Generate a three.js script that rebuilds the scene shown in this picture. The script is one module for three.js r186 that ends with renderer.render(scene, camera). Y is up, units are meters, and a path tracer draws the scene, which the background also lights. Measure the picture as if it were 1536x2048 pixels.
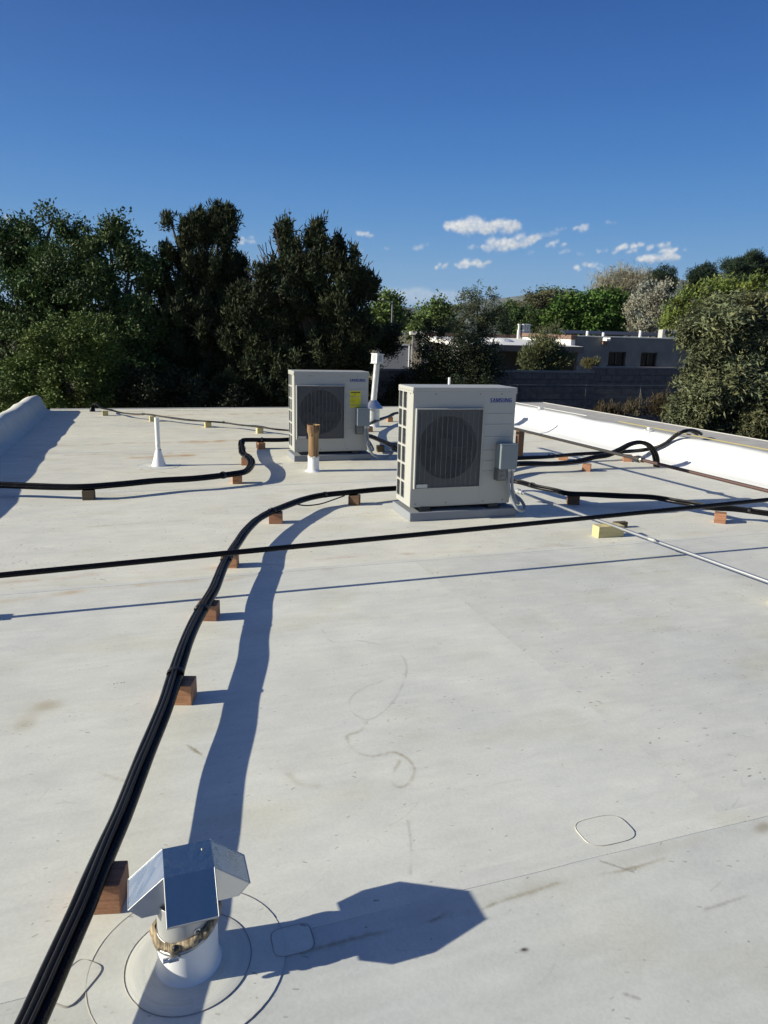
import * as THREE from 'three';
import { mergeGeometries, mergeVertices } from 'three/addons/utils/BufferGeometryUtils.js';
import { RoundedBoxGeometry } from 'three/addons/geometries/RoundedBoxGeometry.js';
import { TextGeometry } from 'three/addons/geometries/TextGeometry.js';
import { FontLoader } from 'three/addons/loaders/FontLoader.js';

// ---------------------------------------------------------------- camera, sun, sky, exposure
const scene = new THREE.Scene();
const V = (x, y, z) => new THREE.Vector3(x, y, z);
const CAM_H = 1.4967, FOCAL = 1413.8, PITCH = 13.7556 * Math.PI / 180, ROLL = 1.455 * Math.PI / 180;
const camera = new THREE.PerspectiveCamera(2 * Math.atan(1024 / FOCAL) * 180 / Math.PI, 0.75, 0.05, 20000);
const fwd = V(0, -Math.sin(PITCH), -Math.cos(PITCH)), right0 = V(1, 0, 0), up0 = right0.clone().cross(fwd);
const camRight = right0.clone().multiplyScalar(Math.cos(ROLL)).addScaledVector(up0, Math.sin(ROLL));
const camUp = up0.clone().multiplyScalar(Math.cos(ROLL)).addScaledVector(right0, -Math.sin(ROLL));
camera.position.set(0, CAM_H, 0);
camera.quaternion.setFromRotationMatrix(new THREE.Matrix4().makeBasis(camRight, camUp, fwd.clone().negate()));
const renderer = new THREE.WebGLRenderer({ antialias: true });
renderer.setSize(768, 1024);
renderer.toneMapping = THREE.LinearToneMapping;
renderer.toneMappingExposure = 1.4;
renderer.shadowMap.enabled = true;
const SUN_AZ = 13.2 * Math.PI / 180, SUN_EL = 21.6 * Math.PI / 180;
const sunTravel = V(Math.cos(SUN_EL) * Math.cos(SUN_AZ), -Math.sin(SUN_EL), -Math.cos(SUN_EL) * Math.sin(SUN_AZ));
const sun = new THREE.DirectionalLight(new THREE.Color().setRGB(1, 0.945, 0.8), 5);
sun.position.copy(sunTravel).multiplyScalar(-60).add(V(0, 0, -8));
sun.target.position.set(0, 0, -8);
sun.castShadow = true; sun.shadow.mapSize.set(4096, 4096);
Object.assign(sun.shadow.camera, { left: -40, right: 40, top: 40, bottom: -40, near: 1, far: 160 });
scene.add(sun, sun.target);

// ---------------------------------------------------------------- numbers and noise
let seedState = 1;
const seed = (n) => { seedState = (n * 2654435761) >>> 0 || 1; };
const rnd = () => { seedState = (seedState + 0x6D2B79F5) >>> 0; let t = seedState; t = Math.imul(t ^ (t >>> 15), t | 1); t ^= t + Math.imul(t ^ (t >>> 7), t | 61); return ((t ^ (t >>> 14)) >>> 0) / 4294967296; };
const rr = (a, b) => a + (b - a) * rnd();
const gauss = () => (rnd() + rnd() + rnd() + rnd() - 2) * 1.0;
const hash = (x, y, z) => { let h = Math.imul(x, 374761393) + Math.imul(y, 668265263) + Math.imul(z, 2147483647 - 5); h = Math.imul(h ^ (h >>> 13), 1274126177); return ((h ^ (h >>> 16)) >>> 0) / 4294967296; };
const sm = (t) => t * t * (3 - 2 * t);
function n2(x, y, s = 0) { const i = Math.floor(x), j = Math.floor(y), u = sm(x - i), v = sm(y - j); const a = hash(i, j, s), b = hash(i + 1, j, s), c = hash(i, j + 1, s), d = hash(i + 1, j + 1, s); return a + (b - a) * u + (c - a) * v + (a - b - c + d) * u * v; }
function n3(x, y, z) { const k = Math.floor(z), w = sm(z - k); return n2(x, y, k) * (1 - w) + n2(x, y, k + 1) * w; }
const fbm = (x, y, s, o = 4) => { let a = 0, m = 0, g = 1; for (let i = 0; i < o; i++) { a += g * n2(x, y, s + i * 7); m += g; g *= 0.5; x *= 2.03; y *= 2.03; } return a / m; };
const clamp = (v, a = 0, b = 1) => Math.min(b, Math.max(a, v));
const sstep = (a, b, v) => sm(clamp((v - a) / (b - a)));

// a pixel of the 1536 x 2048 photograph as a direction, and where that direction meets a level, a wall or a distance
const rayOf = (px, py) => camRight.clone().multiplyScalar((px - 768) / FOCAL).addScaledVector(camUp, -(py - 1024) / FOCAL).add(fwd);
const EYE = camera.position.clone();
const G = (px, py, h = 0) => { const d = rayOf(px, py); return EYE.clone().addScaledVector(d, (h - CAM_H) / d.y); };
const AT = (px, py, zd) => { const d = rayOf(px, py); return EYE.clone().addScaledVector(d, zd / -d.z); };
const TH = 19 * Math.PI / 180, CT = Math.cos(TH), ST = Math.sin(TH);
const uv2w = (u, v, y = 0) => V(u * CT + v * ST, y, -u * ST + v * CT);
const w2uv = (p) => [p.x * CT - p.z * ST, p.x * ST + p.z * CT];
const BV = (px, py, v) => { const d = rayOf(px, py); const p = EYE.clone().addScaledVector(d, v / (d.x * ST + d.z * CT)); return [w2uv(p)[0], p.y]; };
function VPL(px, py, A, B) { const n = V(-(B.z - A.z), 0, B.x - A.x), d = rayOf(px, py); return EYE.clone().addScaledVector(d, n.dot(A.clone().sub(EYE)) / n.dot(d)); }

// ---------------------------------------------------------------- the sky: clear air with a few fair-weather clouds
{
  const W = 4096, Hh = 2048, data = new Float32Array(W * Hh * 4);
  const E = 1 / 1.4, stops = [[-90, .2, .25, .3], [0, .3, .42, .57], [2, .26, .412, .6], [4, .197, .382, .615], [6.5, .132, .325, .605], [9, .088, .27, .585], [13, .05, .2, .528], [17, .033, .148, .449], [22, .02, .103, .36], [30, .02, .08, .283], [45, .02, .068, .235], [90, .017, .058, .2]].map(([e, r, g, b]) => [e, r * E, g * E, b * E]);
  const colAt = (el) => { let i = 1; while (i < stops.length - 1 && stops[i][0] < el) i++; const a = stops[i - 1], b = stops[i], t = clamp((el - a[0]) / (b[0] - a[0])); return [1, 2, 3].map((k) => a[k] + (b[k] - a[k]) * t); };
  for (let r = 0; r < Hh; r++) {
    const el = ((r + .5) / Hh - .5) * 180, c = colAt(el), ce = Math.cos(el * Math.PI / 180), se = Math.sin(el * Math.PI / 180);
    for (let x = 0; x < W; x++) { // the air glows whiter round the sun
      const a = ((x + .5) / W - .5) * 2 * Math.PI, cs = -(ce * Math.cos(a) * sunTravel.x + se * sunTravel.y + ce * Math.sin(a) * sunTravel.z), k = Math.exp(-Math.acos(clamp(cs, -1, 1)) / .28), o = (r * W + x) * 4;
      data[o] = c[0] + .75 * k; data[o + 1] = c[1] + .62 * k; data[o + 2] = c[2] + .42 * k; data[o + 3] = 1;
    }
  }
  const dirAE = (px, py) => { const d = rayOf(px, py).normalize(); return [Math.atan2(d.z, d.x) * 180 / Math.PI, Math.asin(d.y) * 180 / Math.PI]; };
  // [x, y, width, height, strength, lean]
  const clouds = [[965, 452, 150, 36, 1, 0], [1020, 485, 122, 30, .95, .14], [1110, 489, 48, 15, .8, .1], [1122, 457, 24, 10, .4, 0], [1168, 455, 48, 17, .8, .12], [1219, 446, 24, 12, .4, 0], [1204, 502, 23, 12, .8, 0], [1254, 497, 66, 25, .95, .2], [1315, 493, 52, 17, .85, .15], [1342, 503, 64, 18, .9, .1], [1317, 516, 96, 15, .95, .05], [1166, 534, 36, 21, .95, .2], [1194, 533, 40, 16, .9, 0], [886, 531, 29, 19, .9, .25], [944, 527, 74, 21, .95, .1], [944, 495, 26, 9, .5, .1], [728, 469, 44, 19, .85, 0], [720, 503, 15, 9, .5, .2], [838, 494, 34, 16, .45, .25], [776, 497, 16, 8, .35, 0], [495, 481, 52, 22, .7, 0], [445, 500, 26, 16, .5, 0], [1131, 503, 30, 9, .35, .15], [1060, 505, 16, 9, .35, .2], [8, 448, 30, 40, .6, 0], [1163, 507, 22, 7, .3, 0], [830, 600, 260, 20, .28, 0], [1090, 470, 70, 8, .25, .1]];
  const D = 180 / Hh;
  clouds.forEach(([px, py, w0, h0, str, lean], ci) => {
    const w = w0 * 1.08, h = h0 * 1.25;
    const [az, el] = dirAE(px, py), [az2, el2] = dirAE(px + w / 2, py), [, elT] = dirAE(px, py - h / 2);
    const hw = Math.abs(az2 - az), hh = Math.abs(elT - el), tilt = (el2 - el) / hw;
    seed(900 + ci);
    const puffs = [];
    const n = Math.max(6, Math.round(w / 5));
    for (let i = 0; i < n; i++) { const t = rr(-1, 1), e = Math.sqrt(1 - t * t); puffs.push([t * .86, rr(-.5, .5) * e, rr(.2, .42) * (w > 40 ? .8 : 1.2) * (.45 + .55 * e)]); }
    const asp = hw / hh;
    for (let r = Math.floor((el - 2.2 * hh - Math.abs(lean) * hw + 90) / D); r < (el + 2.2 * hh + Math.abs(lean) * hw + 90) / D; r++) for (let x = Math.floor((az - 1.5 * hw + 180) / D); x < (az + 1.5 * hw + 180) / D; x++) {
      const a = (x + .5) * D - 180 - az, b = (r + .5) * D - 90 - el - a * tilt - a * lean;
      let X = a / hw, Y = b / hh;
      const wx = (fbm(a * 5 + ci * 9, b * 5, 5, 4) - .5), wy = (fbm(a * 5 + 40 + ci * 9, b * 5, 15, 4) - .5);
      X += wx * .3 / Math.max(1, hw / 1.2); Y += wy * .5;
      let dn = 0;
      for (const [qx, qy, qr] of puffs) { const dx = (X - qx), dy = (Y - qy) / Math.max(1.2, asp * .62); const q = 1 - (dx * dx + dy * dy) / (qr * qr); if (q > 0) dn += q * q; }
      if (dn <= 0) continue;
      const det = fbm(a * 9 + ci * 3, b * 17, 33, 4);
      const al = clamp((1 - Math.exp(-dn * 1.3)) * (.62 + .75 * det)) * sstep(-1.05, -.55, Y + .25 * wy) * str;
      const lit = clamp(.5 + .38 * Y + (det - .5) * 1.1 - .18 * X + wy * .5);
      const cc = [.30 + .36 * lit, .35 + .3 * lit, .42 + .2 * lit];
      const o = (r * W + ((x % W) + W) % W) * 4;
      for (let k = 0; k < 3; k++) data[o + k] += (cc[k] - data[o + k]) * al;
    }
  });
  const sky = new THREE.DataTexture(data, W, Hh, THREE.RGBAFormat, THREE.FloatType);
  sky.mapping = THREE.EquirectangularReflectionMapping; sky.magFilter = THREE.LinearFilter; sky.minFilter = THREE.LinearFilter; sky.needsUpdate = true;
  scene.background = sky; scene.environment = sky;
}

// ---------------------------------------------------------------- helpers for objects
const taken = new Map();
const numbered = (n) => { const k = taken.get(n) || 0; taken.set(n, k + 1); return k ? `${n}_${String(k).padStart(3, '0')}` : n; };
const lin = (r, g, b) => new THREE.Color().setRGB(r, g, b);
const mat = (c, roughness = .7, o = {}) => new THREE.MeshStandardMaterial({ color: c, roughness, ...o });
function thing(name, label, category, p = V(0, 0, 0), turn = 0, group) {
  const o = new THREE.Group(); o.name = numbered(name); o.position.copy(p); o.rotation.y = turn;
  o.userData = { label, category }; if (group) o.userData.group = group; scene.add(o); return o;
}
function part(name, geo, m, parent, label) {
  const g = Array.isArray(geo) ? merge(geo) : geo;
  const o = new THREE.Mesh(g, m); o.name = name; o.castShadow = o.receiveShadow = true; if (label) o.userData.label = label; parent.add(o); return o;
}
function single(name, geo, m, label, category, group) {
  const o = part(numbered(name), geo, m, scene); o.userData = { label, category }; if (group) o.userData.group = group; return o;
}
const struct = (name, geo, m, parent = scene) => { const o = part(name, geo, m, parent); if (parent === scene) o.userData.kind = 'structure'; return o; };
function merge(list) {
  const idx = list.map((g) => { const h = g.index ? g.toNonIndexed() : g; for (const k of Object.keys(h.attributes)) if (!['position', 'normal', 'uv', 'color'].includes(k)) h.deleteAttribute(k); return h; });
  if (!idx.every((g) => g.attributes.color)) idx.forEach((g) => g.deleteAttribute('color'));
  return mergeGeometries(idx);
}
const box = (x, y, z, w, h, d, rx = 0, ry = 0, rz = 0) => new THREE.BoxGeometry(w, h, d).rotateX(rx).rotateY(ry).rotateZ(rz).translate(x, y, z);
const rbox = (x, y, z, w, h, d, r = .006, s = 2) => new RoundedBoxGeometry(w, h, d, s, r).translate(x, y, z);
const cyl = (x, y, z, r1, r2, h, n = 24, open = false) => new THREE.CylinderGeometry(r1, r2, h, n, 1, open).translate(x, y + h / 2, z);
const lathe = (pts, n = 32) => new THREE.LatheGeometry(pts.map(([r, y]) => new THREE.Vector2(r, y)), n);
const curve = (pts) => new THREE.CatmullRomCurve3(pts, false, 'centripetal');
const tube = (pts, r, seg = 64, n = 10) => new THREE.TubeGeometry(Array.isArray(pts) ? curve(pts) : pts, seg, r, n, false);
function rod(a, b, r1, r2 = r1, n = 8) {
  const d = b.clone().sub(a), g = new THREE.CylinderGeometry(r2, r1, d.length(), n, 1).translate(0, d.length() / 2, 0);
  return g.applyQuaternion(new THREE.Quaternion().setFromUnitVectors(V(0, 1, 0), d.normalize())).translate(a.x, a.y, a.z);
}
function extr(shape, depth, bevel = 0, seg = 12) { return new THREE.ExtrudeGeometry(shape, { depth, bevelEnabled: bevel > 0, bevelSize: bevel, bevelThickness: bevel, bevelSegments: 1, curveSegments: seg }); }
const rectShape = (x0, y0, x1, y1) => new THREE.Shape([[x0, y0], [x1, y0], [x1, y1], [x0, y1]].map(([a, b]) => new THREE.Vector2(a, b)));
const holeRect = (x0, y0, x1, y1) => new THREE.Path([[x0, y0], [x0, y1], [x1, y1], [x1, y0]].map(([a, b]) => new THREE.Vector2(a, b)));
function planarUV(g, f) { const p = g.attributes.position, a = new Float32Array(p.count * 2); for (let i = 0; i < p.count; i++) { const [u, v] = f(p.getX(i), p.getY(i), p.getZ(i)); a[2 * i] = u; a[2 * i + 1] = v; } g.setAttribute('uv', new THREE.BufferAttribute(a, 2)); return g; }
function byteTex(W, H, f, srgb = true, rep = true) {
  const d = new Uint8Array(W * H * 4);
  for (let y = 0; y < H; y++) for (let x = 0; x < W; x++) { const c = f(x, y), o = (y * W + x) * 4; d[o] = clamp(c[0], 0, 255); d[o + 1] = clamp(c[1], 0, 255); d[o + 2] = clamp(c[2], 0, 255); d[o + 3] = 255; }
  const t = new THREE.DataTexture(d, W, H); t.magFilter = THREE.LinearFilter; t.minFilter = THREE.LinearMipmapLinearFilter; t.generateMipmaps = true;
  if (srgb) t.colorSpace = THREE.SRGBColorSpace; if (rep) t.wrapS = t.wrapT = THREE.RepeatWrapping; t.needsUpdate = true; return t;
}

// ---------------------------------------------------------------- the roof we stand on
const ROOF_U0 = -1.7, ROOF_U1 = 6.5, ROOF_V0 = -15.2, ROOF_V1 = 3.2;
const roofH = (u, v) => .004 * (n2(u * .9 + 20, v * .9 + 40, 3) - .5) + .006 * (n2(u * .35 + 7, v * .35, 4) - .5);
const roofAt = (p) => { const [u, v] = w2uv(p); return roofH(u, v); };
const roof = new THREE.Group(); roof.name = 'roof'; roof.rotation.y = TH; roof.userData.kind = 'structure'; scene.add(roof);

// white membrane with dust, scuffs and rusty water stains; strokes are marks at given metres
function membraneTex(W, H, mw, mh, sd, strokes, dirt = 1, tone = [215, 215, 204]) {
  seed(sd);
  const sc = (x) => x;
  const buf = new Float32Array(W * H * 3);
  for (let y = 0; y < H; y++) for (let x = 0; x < W; x++) {
    const mx = x / W * mw, my = y / H * mh;
    const big = fbm(mx * 1.1 + sd, my * 1.1, sd, 4) - .5, mid = fbm(mx * 3.1, my * 6.2 + sd, sd + 30, 3) - .5;
    const streak = n2(mx * 7, my * 46, sd + 60) - .5, fine = hash(x, y, sd) - .5, grain = n2(mx * 160, my * 160, sd + 80) - .5;
    const smudge = sstep(.6, .8, fbm(mx * 2.2 + 9, my * 3.4 + sd * 3, sd + 90, 4)) * dirt;
    const patchy = fbm(mx * 9, my * 14 + sd, sd + 120, 3) - .5, l = big * 16 * dirt + mid * 12 * dirt + patchy * 12 * dirt + streak * 6 + fine * 5 + grain * 8 - smudge * 5, w = (big * 8 + smudge * 4 + patchy * 4) * dirt;
    const o = (y * W + x) * 3; buf[o] = tone[0] + l + w * .2; buf[o + 1] = tone[1] + l; buf[o + 2] = tone[2] + l - w * .9;
  }
  const smooth = (pts) => { if (pts.length < 3) return pts; const c = new THREE.CatmullRomCurve3(pts.map(([x, y]) => V(x, y, 0)), false, 'centripetal'); return c.getSpacedPoints(pts.length * 8).map((p) => [p.x, p.y]); };
  const stroke = (pts, wid, amt, col) => { // soft worn mark along a polyline in metres
    for (let i = 0; i < pts.length - 1; i++) {
      const [x0, y0] = pts[i], [x1, y1] = pts[i + 1], L = Math.hypot(x1 - x0, y1 - y0), n = Math.max(2, Math.ceil(L / (wid * .5)));
      for (let k = 0; k < n; k++) {
        const t = k / n, cx = (x0 + (x1 - x0) * t + gauss() * wid * .3) / mw * W, cy = (y0 + (y1 - y0) * t + gauss() * wid * .3) / mh * H, rx = Math.max(1, wid / mw * W), ry = Math.max(1, wid / mh * H), a = amt * rr(.2, 1) * Math.max(.06, n2((x0 + (x1 - x0) * t) * 11, y0 * 16, sd) * 2 - .55);
        for (let yy = Math.floor(cy - ry); yy <= cy + ry; yy++) for (let xx = Math.floor(cx - rx); xx <= cx + rx; xx++) {
          if (xx < 0 || yy < 0 || xx >= W || yy >= H) continue;
          const q = 1 - ((xx - cx) / rx) ** 2 - ((yy - cy) / ry) ** 2; if (q <= 0) continue;
          const o = (yy * W + xx) * 3, f = a * q; for (let c = 0; c < 3; c++) buf[o + c] += (col[c] - buf[o + c]) * f;
        }
      }
    }
  };
  const area = mw * mh;
  for (let i = 0; i < area * 24 * dirt; i++) { const x = rr(0, mw), y = rr(0, mh), a = rr(-.5, .5) + (rnd() < .3 ? rr(-1.5, 1.5) : 0), l = rr(.03, .22), b = rr(-.4, .4); const pts = []; for (let k = 0; k <= 5; k++) pts.push([x + Math.cos(a + b * k / 5) * l * k / 5, y + Math.sin(a + b * k / 5) * l * k / 5]); stroke(pts, rr(.0015, .0045), rr(.04, .14), [156, 153, 143]); }
  for (let i = 0; i < area * 130 * dirt; i++) { const x = rr(0, mw), y = rr(0, mh); const a = rr(-.6, .6), l = rr(.002, .016); stroke([[x, y], [x + Math.cos(a) * l, y + Math.sin(a) * l]], rr(.0012, .0028), rr(.2, .75), [126, 121, 108]); }
  for (let i = 0; i < area * .5; i++) { const x = rr(0, mw), y = rr(0, mh); for (let k = 0; k < 5; k++) { const ax = x + gauss() * .02, ay = y + gauss() * .015; stroke([[ax, ay], [ax + rr(-.004, .004), ay]], rr(.002, .004), .7, [60, 52, 44]); } }
  for (const [pts, wid, amt, col] of strokes) { const sp = smooth(pts), fade = pts.length > 8 && wid < .01 ? .5 : 1; stroke(sp, wid, amt * fade, col); stroke(sp.map(([x, y]) => [x + gauss() * wid, y + gauss() * wid]), wid * 1.8, amt * .3 * fade, col); }
  return byteTex(W, H, (x, y) => { const o = (y * W + x) * 3; return [buf[o], buf[o + 1], buf[o + 2]]; }, true, false);
}
const RUST = [190, 166, 144], GREY = [158, 155, 146], DIRT = [150, 138, 112];
// photograph pixels to metres on a sheet that starts at (u0, v0)
const onSheet = (u0, v0, list) => list.map(([px, py]) => { const [u, v] = w2uv(G(px, py)); return [u - u0, v - v0]; });
const wob = (a, b, n, amp, sd) => { const o = []; for (let i = 0; i <= n; i++) { const t = i / n; o.push([a[0] + (b[0] - a[0]) * t, a[1] + (b[1] - a[1]) * t + (n2(t * n * .7, sd, 5) - .5) * amp]); } return o; };
const sheetMat = (t) => new THREE.MeshPhysicalMaterial({ map: t, roughness: .62, specularIntensity: .35 });
function sheet(u0, u1, v0, v1, m, uvScale) {
  const w = u1 - u0, h = v1 - v0, g = new THREE.PlaneGeometry(w, h, Math.ceil(w / .18), Math.ceil(h / .18)).rotateX(-Math.PI / 2).translate((u0 + u1) / 2, 0, (v0 + v1) / 2);
  const p = g.attributes.position; for (let i = 0; i < p.count; i++) p.setY(i, roofH(p.getX(i), p.getZ(i)));
  planarUV(g, (x, y, z) => uvScale ? [x / uvScale, z / uvScale] : [(x - u0) / w, (z - v0) / h]); g.computeVertexNormals();
  return part('membrane_sheet', g, m, roof);
}
const lapT = membraneTex(1024, 1024, 2.4, 2.4, 83, [], 1, [211, 211, 201]); lapT.wrapS = lapT.wrapT = THREE.MirroredRepeatWrapping;
const S1 = -1.503, S2 = -4.36, S3 = -7.12, S4 = -9.62, S5 = -12.4, UL = 1.735;
{
  const loop = [[640, 1255], [668, 1285], [720, 1282], [790, 1302], [812, 1330], [800, 1380], [770, 1420], [735, 1440], [705, 1425], [702, 1395], [730, 1375], [765, 1362]];
  const loop2 = [[735, 1440], [720, 1462], [694, 1472], [715, 1505], [745, 1512], [790, 1505], [826, 1530], [822, 1560], [800, 1575], [782, 1560], [800, 1520]];
  const A = (l) => onSheet(ROOF_U0, S2, l);
  const t1 = membraneTex(2048, 1680, UL - ROOF_U0, S1 - S2, 11, [
    [A(loop), .007, .3, GREY], [A(loop2), .008, .33, [150, 140, 116]], [A([[815, 1640], [822, 1700], [820, 1750]]), .006, .25, GREY],
    [A([[45, 1455], [70, 1420], [95, 1410], [110, 1412]]), .05, .07, [176, 166, 140]], [A([[575, 1545], [600, 1568], [640, 1572]]), .016, .08, DIRT], [A([[590, 1545], [572, 1535]]), .02, .08, RUST],
    [A([[375, 1490], [400, 1508], [416, 1520]]), .006, .4, [140, 128, 100]], [A([[200, 1545], [300, 1580]]), .012, .1, DIRT],
    [A([[430, 1165], [520, 1150], [640, 1140], [760, 1124]]), .03, .2, RUST], [A([[0, 1205], [120, 1188], [260, 1172], [420, 1158]]), .04, .22, [186, 160, 126]],
  ], 1);
  sheet(ROOF_U0, UL, S2, S1, sheetMat(t1));
  const Bq = (l) => onSheet(ROOF_U0, S1, l);
  const t2 = membraneTex(2048, 1024, 4.6, 2.3, 23, [[Bq([[600, 1905], [700, 1878], [790, 1857], [860, 1840], [920, 1824], [953, 1818], [1010, 1799], [1060, 1784], [1120, 1764], [1178, 1751], [1240, 1742], [1330, 1716]]), .007, .6, [158, 150, 128]], [Bq([[860, 1842], [905, 1822], [900, 1836], [940, 1820], [930, 1832], [990, 1806]]), .005, .6, [140, 134, 112]], [Bq([[800, 1835], [960, 1800], [1120, 1762], [1300, 1705], [1500, 1655]]), .03, .1, [176, 170, 152]], [Bq([[1440, 1655], [1500, 1665], [1536, 1650]]), .02, .25, [160, 152, 134]], [Bq([[1200, 1722], [1268, 1745]]), .004, .4, [120, 116, 106]], [Bq([[1040, 1900], [1055, 1898]]), .006, .9, [44, 40, 36]], [Bq([[1250, 1988], [1282, 1998]]), .006, .7, [60, 54, 46]], [Bq([[1410, 1818], [1500, 1790]]), .006, .25, GREY]], .9, [202, 203, 195]);
  sheet(ROOF_U0, ROOF_U0 + 4.6, S1, S1 + 2.3, sheetMat(t2));
  const t3 = membraneTex(1024, 1024, 3.2, 3.2, 37, [], 1.1, [208, 208, 198]); t3.wrapS = t3.wrapT = THREE.MirroredRepeatWrapping;
  sheet(UL, ROOF_U1, S2, S1, sheetMat(t3), 3.2);
  const t4 = membraneTex(2048, 700, ROOF_U1 - ROOF_U0, S2 - S3, 41, [
    [wob([0, 2.5], [4, 2.62], 20, .1, 2), .03, .16, RUST], [onSheet(ROOF_U0, S3, [[0, 1070], [200, 1052], [420, 1038]]), .02, .12, DIRT], [onSheet(ROOF_U0, S3, [[1050, 1100], [1120, 1090], [1180, 1100]]), .04, .06, DIRT], [onSheet(ROOF_U0, S3, [[620, 1040], [760, 1030]]), .02, .12, RUST]], 1, [218, 216, 202]);
  sheet(ROOF_U0, ROOF_U1, S3, S2, sheetMat(t4));
  const t5 = membraneTex(2048, 700, ROOF_U1 - ROOF_U0, S3 - S4, 53, [
    [wob([.2, .2], [3.2, .16], 18, .14, 3), .035, 0.19, RUST], [wob([1.5, .5], [2.3, .42], 8, .1, 4), .06, 0.17, [186, 150, 112]], [wob([3.2, 1.2], [4.6, 1.3], 8, .1, 5), .03, 0.12, RUST], [onSheet(ROOF_U0, S4, [[300, 935], [280, 938], [330, 945]]), .02, 0.11, DIRT], [wob([4.6, .6], [7.2, .2], 16, .16, 9), .04, 0.14, RUST], [wob([7.9, 2.4], [8.05, .2], 12, .1, 6), .07, .12, [206, 176, 132]]], 1.1, [218, 215, 198]);
  sheet(ROOF_U0, ROOF_U1, S4, S3, sheetMat(t5));
  const t6 = membraneTex(2048, 1024, ROOF_U1 - ROOF_U0, S4 - S5, 67, [
    [wob([.6, 2.1], [3.8, 1.9], 18, .2, 7), .05, 0.15, RUST], [wob([2.2, 2.0], [3.4, 1.95], 8, .1, 8), .08, 0.17, [186, 150, 112]], [wob([.3, .9], [4, .7], 14, .2, 12), .03, 0.12, RUST], [wob([7.9, 2.7], [8.0, .2], 12, .1, 13), .08, .14, [206, 176, 132]]], 1.1, [218, 215, 197]);
  sheet(ROOF_U0, ROOF_U1, S5, S4, sheetMat(t6));
  const t7 = t6.clone(); t7.repeat.set(1, 1); t7.needsUpdate = true;
  sheet(ROOF_U0, ROOF_U1, ROOF_V0, S5, sheetMat(membraneTex(1024, 400, ROOF_U1 - ROOF_U0, S5 - ROOF_V0, 71, [[wob([1.5, 1.2], [5, 1.0], 14, .3, 14), .07, .35, RUST], [wob([.4, .5], [3, .4], 9, .2, 15), .05, .25, DIRT]], 1.1, [218, 215, 197])));
  sheet(ROOF_U0 + 4.6, ROOF_U1, S1, S1 + 2.3, sheetMat(t3), 3.2);
  sheet(ROOF_U0, ROOF_U1, S1 + 2.3, ROOF_V1, sheetMat(t3), 3.2);
  // welded laps: a strip of the upper sheet lying 2 mm proud, its edge a little uneven
  const lapM = [0, 1, 2, 3].map(() => sheetMat(lapT));
  const lap = (u0, u1, v, m, wid = .075) => {
    const n = Math.ceil((u1 - u0) / .05), pos = [], idx = [];
    for (let i = 0; i <= n; i++) { const u = u0 + (u1 - u0) * i / n, e = v + .005 * (n2(u * 5, v, 4) - .5) + .012 * (n2(u * .8, v, 5) - .5); for (const [dv, dy] of [[.0008, -.001], [0, .0013], [-wid, .0011], [-wid, -.001]]) pos.push(u, roofH(u, e + dv) + dy, e + dv); }
    for (let i = 0; i < n; i++) for (let k = 0; k < 3; k++) { const a = i * 4 + k, b = a + 4; idx.push(a, b, a + 1, b, b + 1, a + 1); }
    const g = new THREE.BufferGeometry(); g.setAttribute('position', new THREE.Float32BufferAttribute(pos, 3)); g.setIndex(idx); const h = g.toNonIndexed(); h.computeVertexNormals(); planarUV(h, (x, y, z) => [x / 2.4, z / 2.4]);
    return part('lap_seam', h, m, roof);
  };
  lap(ROOF_U0, ROOF_U1, S1, lapM[0], .06); lap(ROOF_U0, ROOF_U1, S2, lapM[1], .05); lap(ROOF_U0, ROOF_U1, S3, lapM[2], .05); lap(ROOF_U0, ROOF_U1, S4, lapM[3], .05); lap(ROOF_U0, ROOF_U1, S5, lapM[3], .05);
  // deck and outer walls under the membrane
  part('deck', box((ROOF_U0 + ROOF_U1) / 2, -.16, (ROOF_V0 + ROOF_V1) / 2, ROOF_U1 - ROOF_U0 + .04, .3, ROOF_V1 - ROOF_V0 + .02), mat(lin(.5, .48, .44), .8), roof);
  part('drip_edge', box((ROOF_U0 + ROOF_U1) / 2, -.012, ROOF_V0 - .02, ROOF_U1 - ROOF_U0, .05, .05), mat(lin(.6, .58, .54), .6), roof);
  part('wall', box((ROOF_U0 + ROOF_U1) / 2, -2, (ROOF_V0 + ROOF_V1) / 2, ROOF_U1 - ROOF_U0 + .3, 3.36, ROOF_V1 - ROOF_V0 - .1), mat(lin(.42, .34, .26), .9), roof);
}
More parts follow.
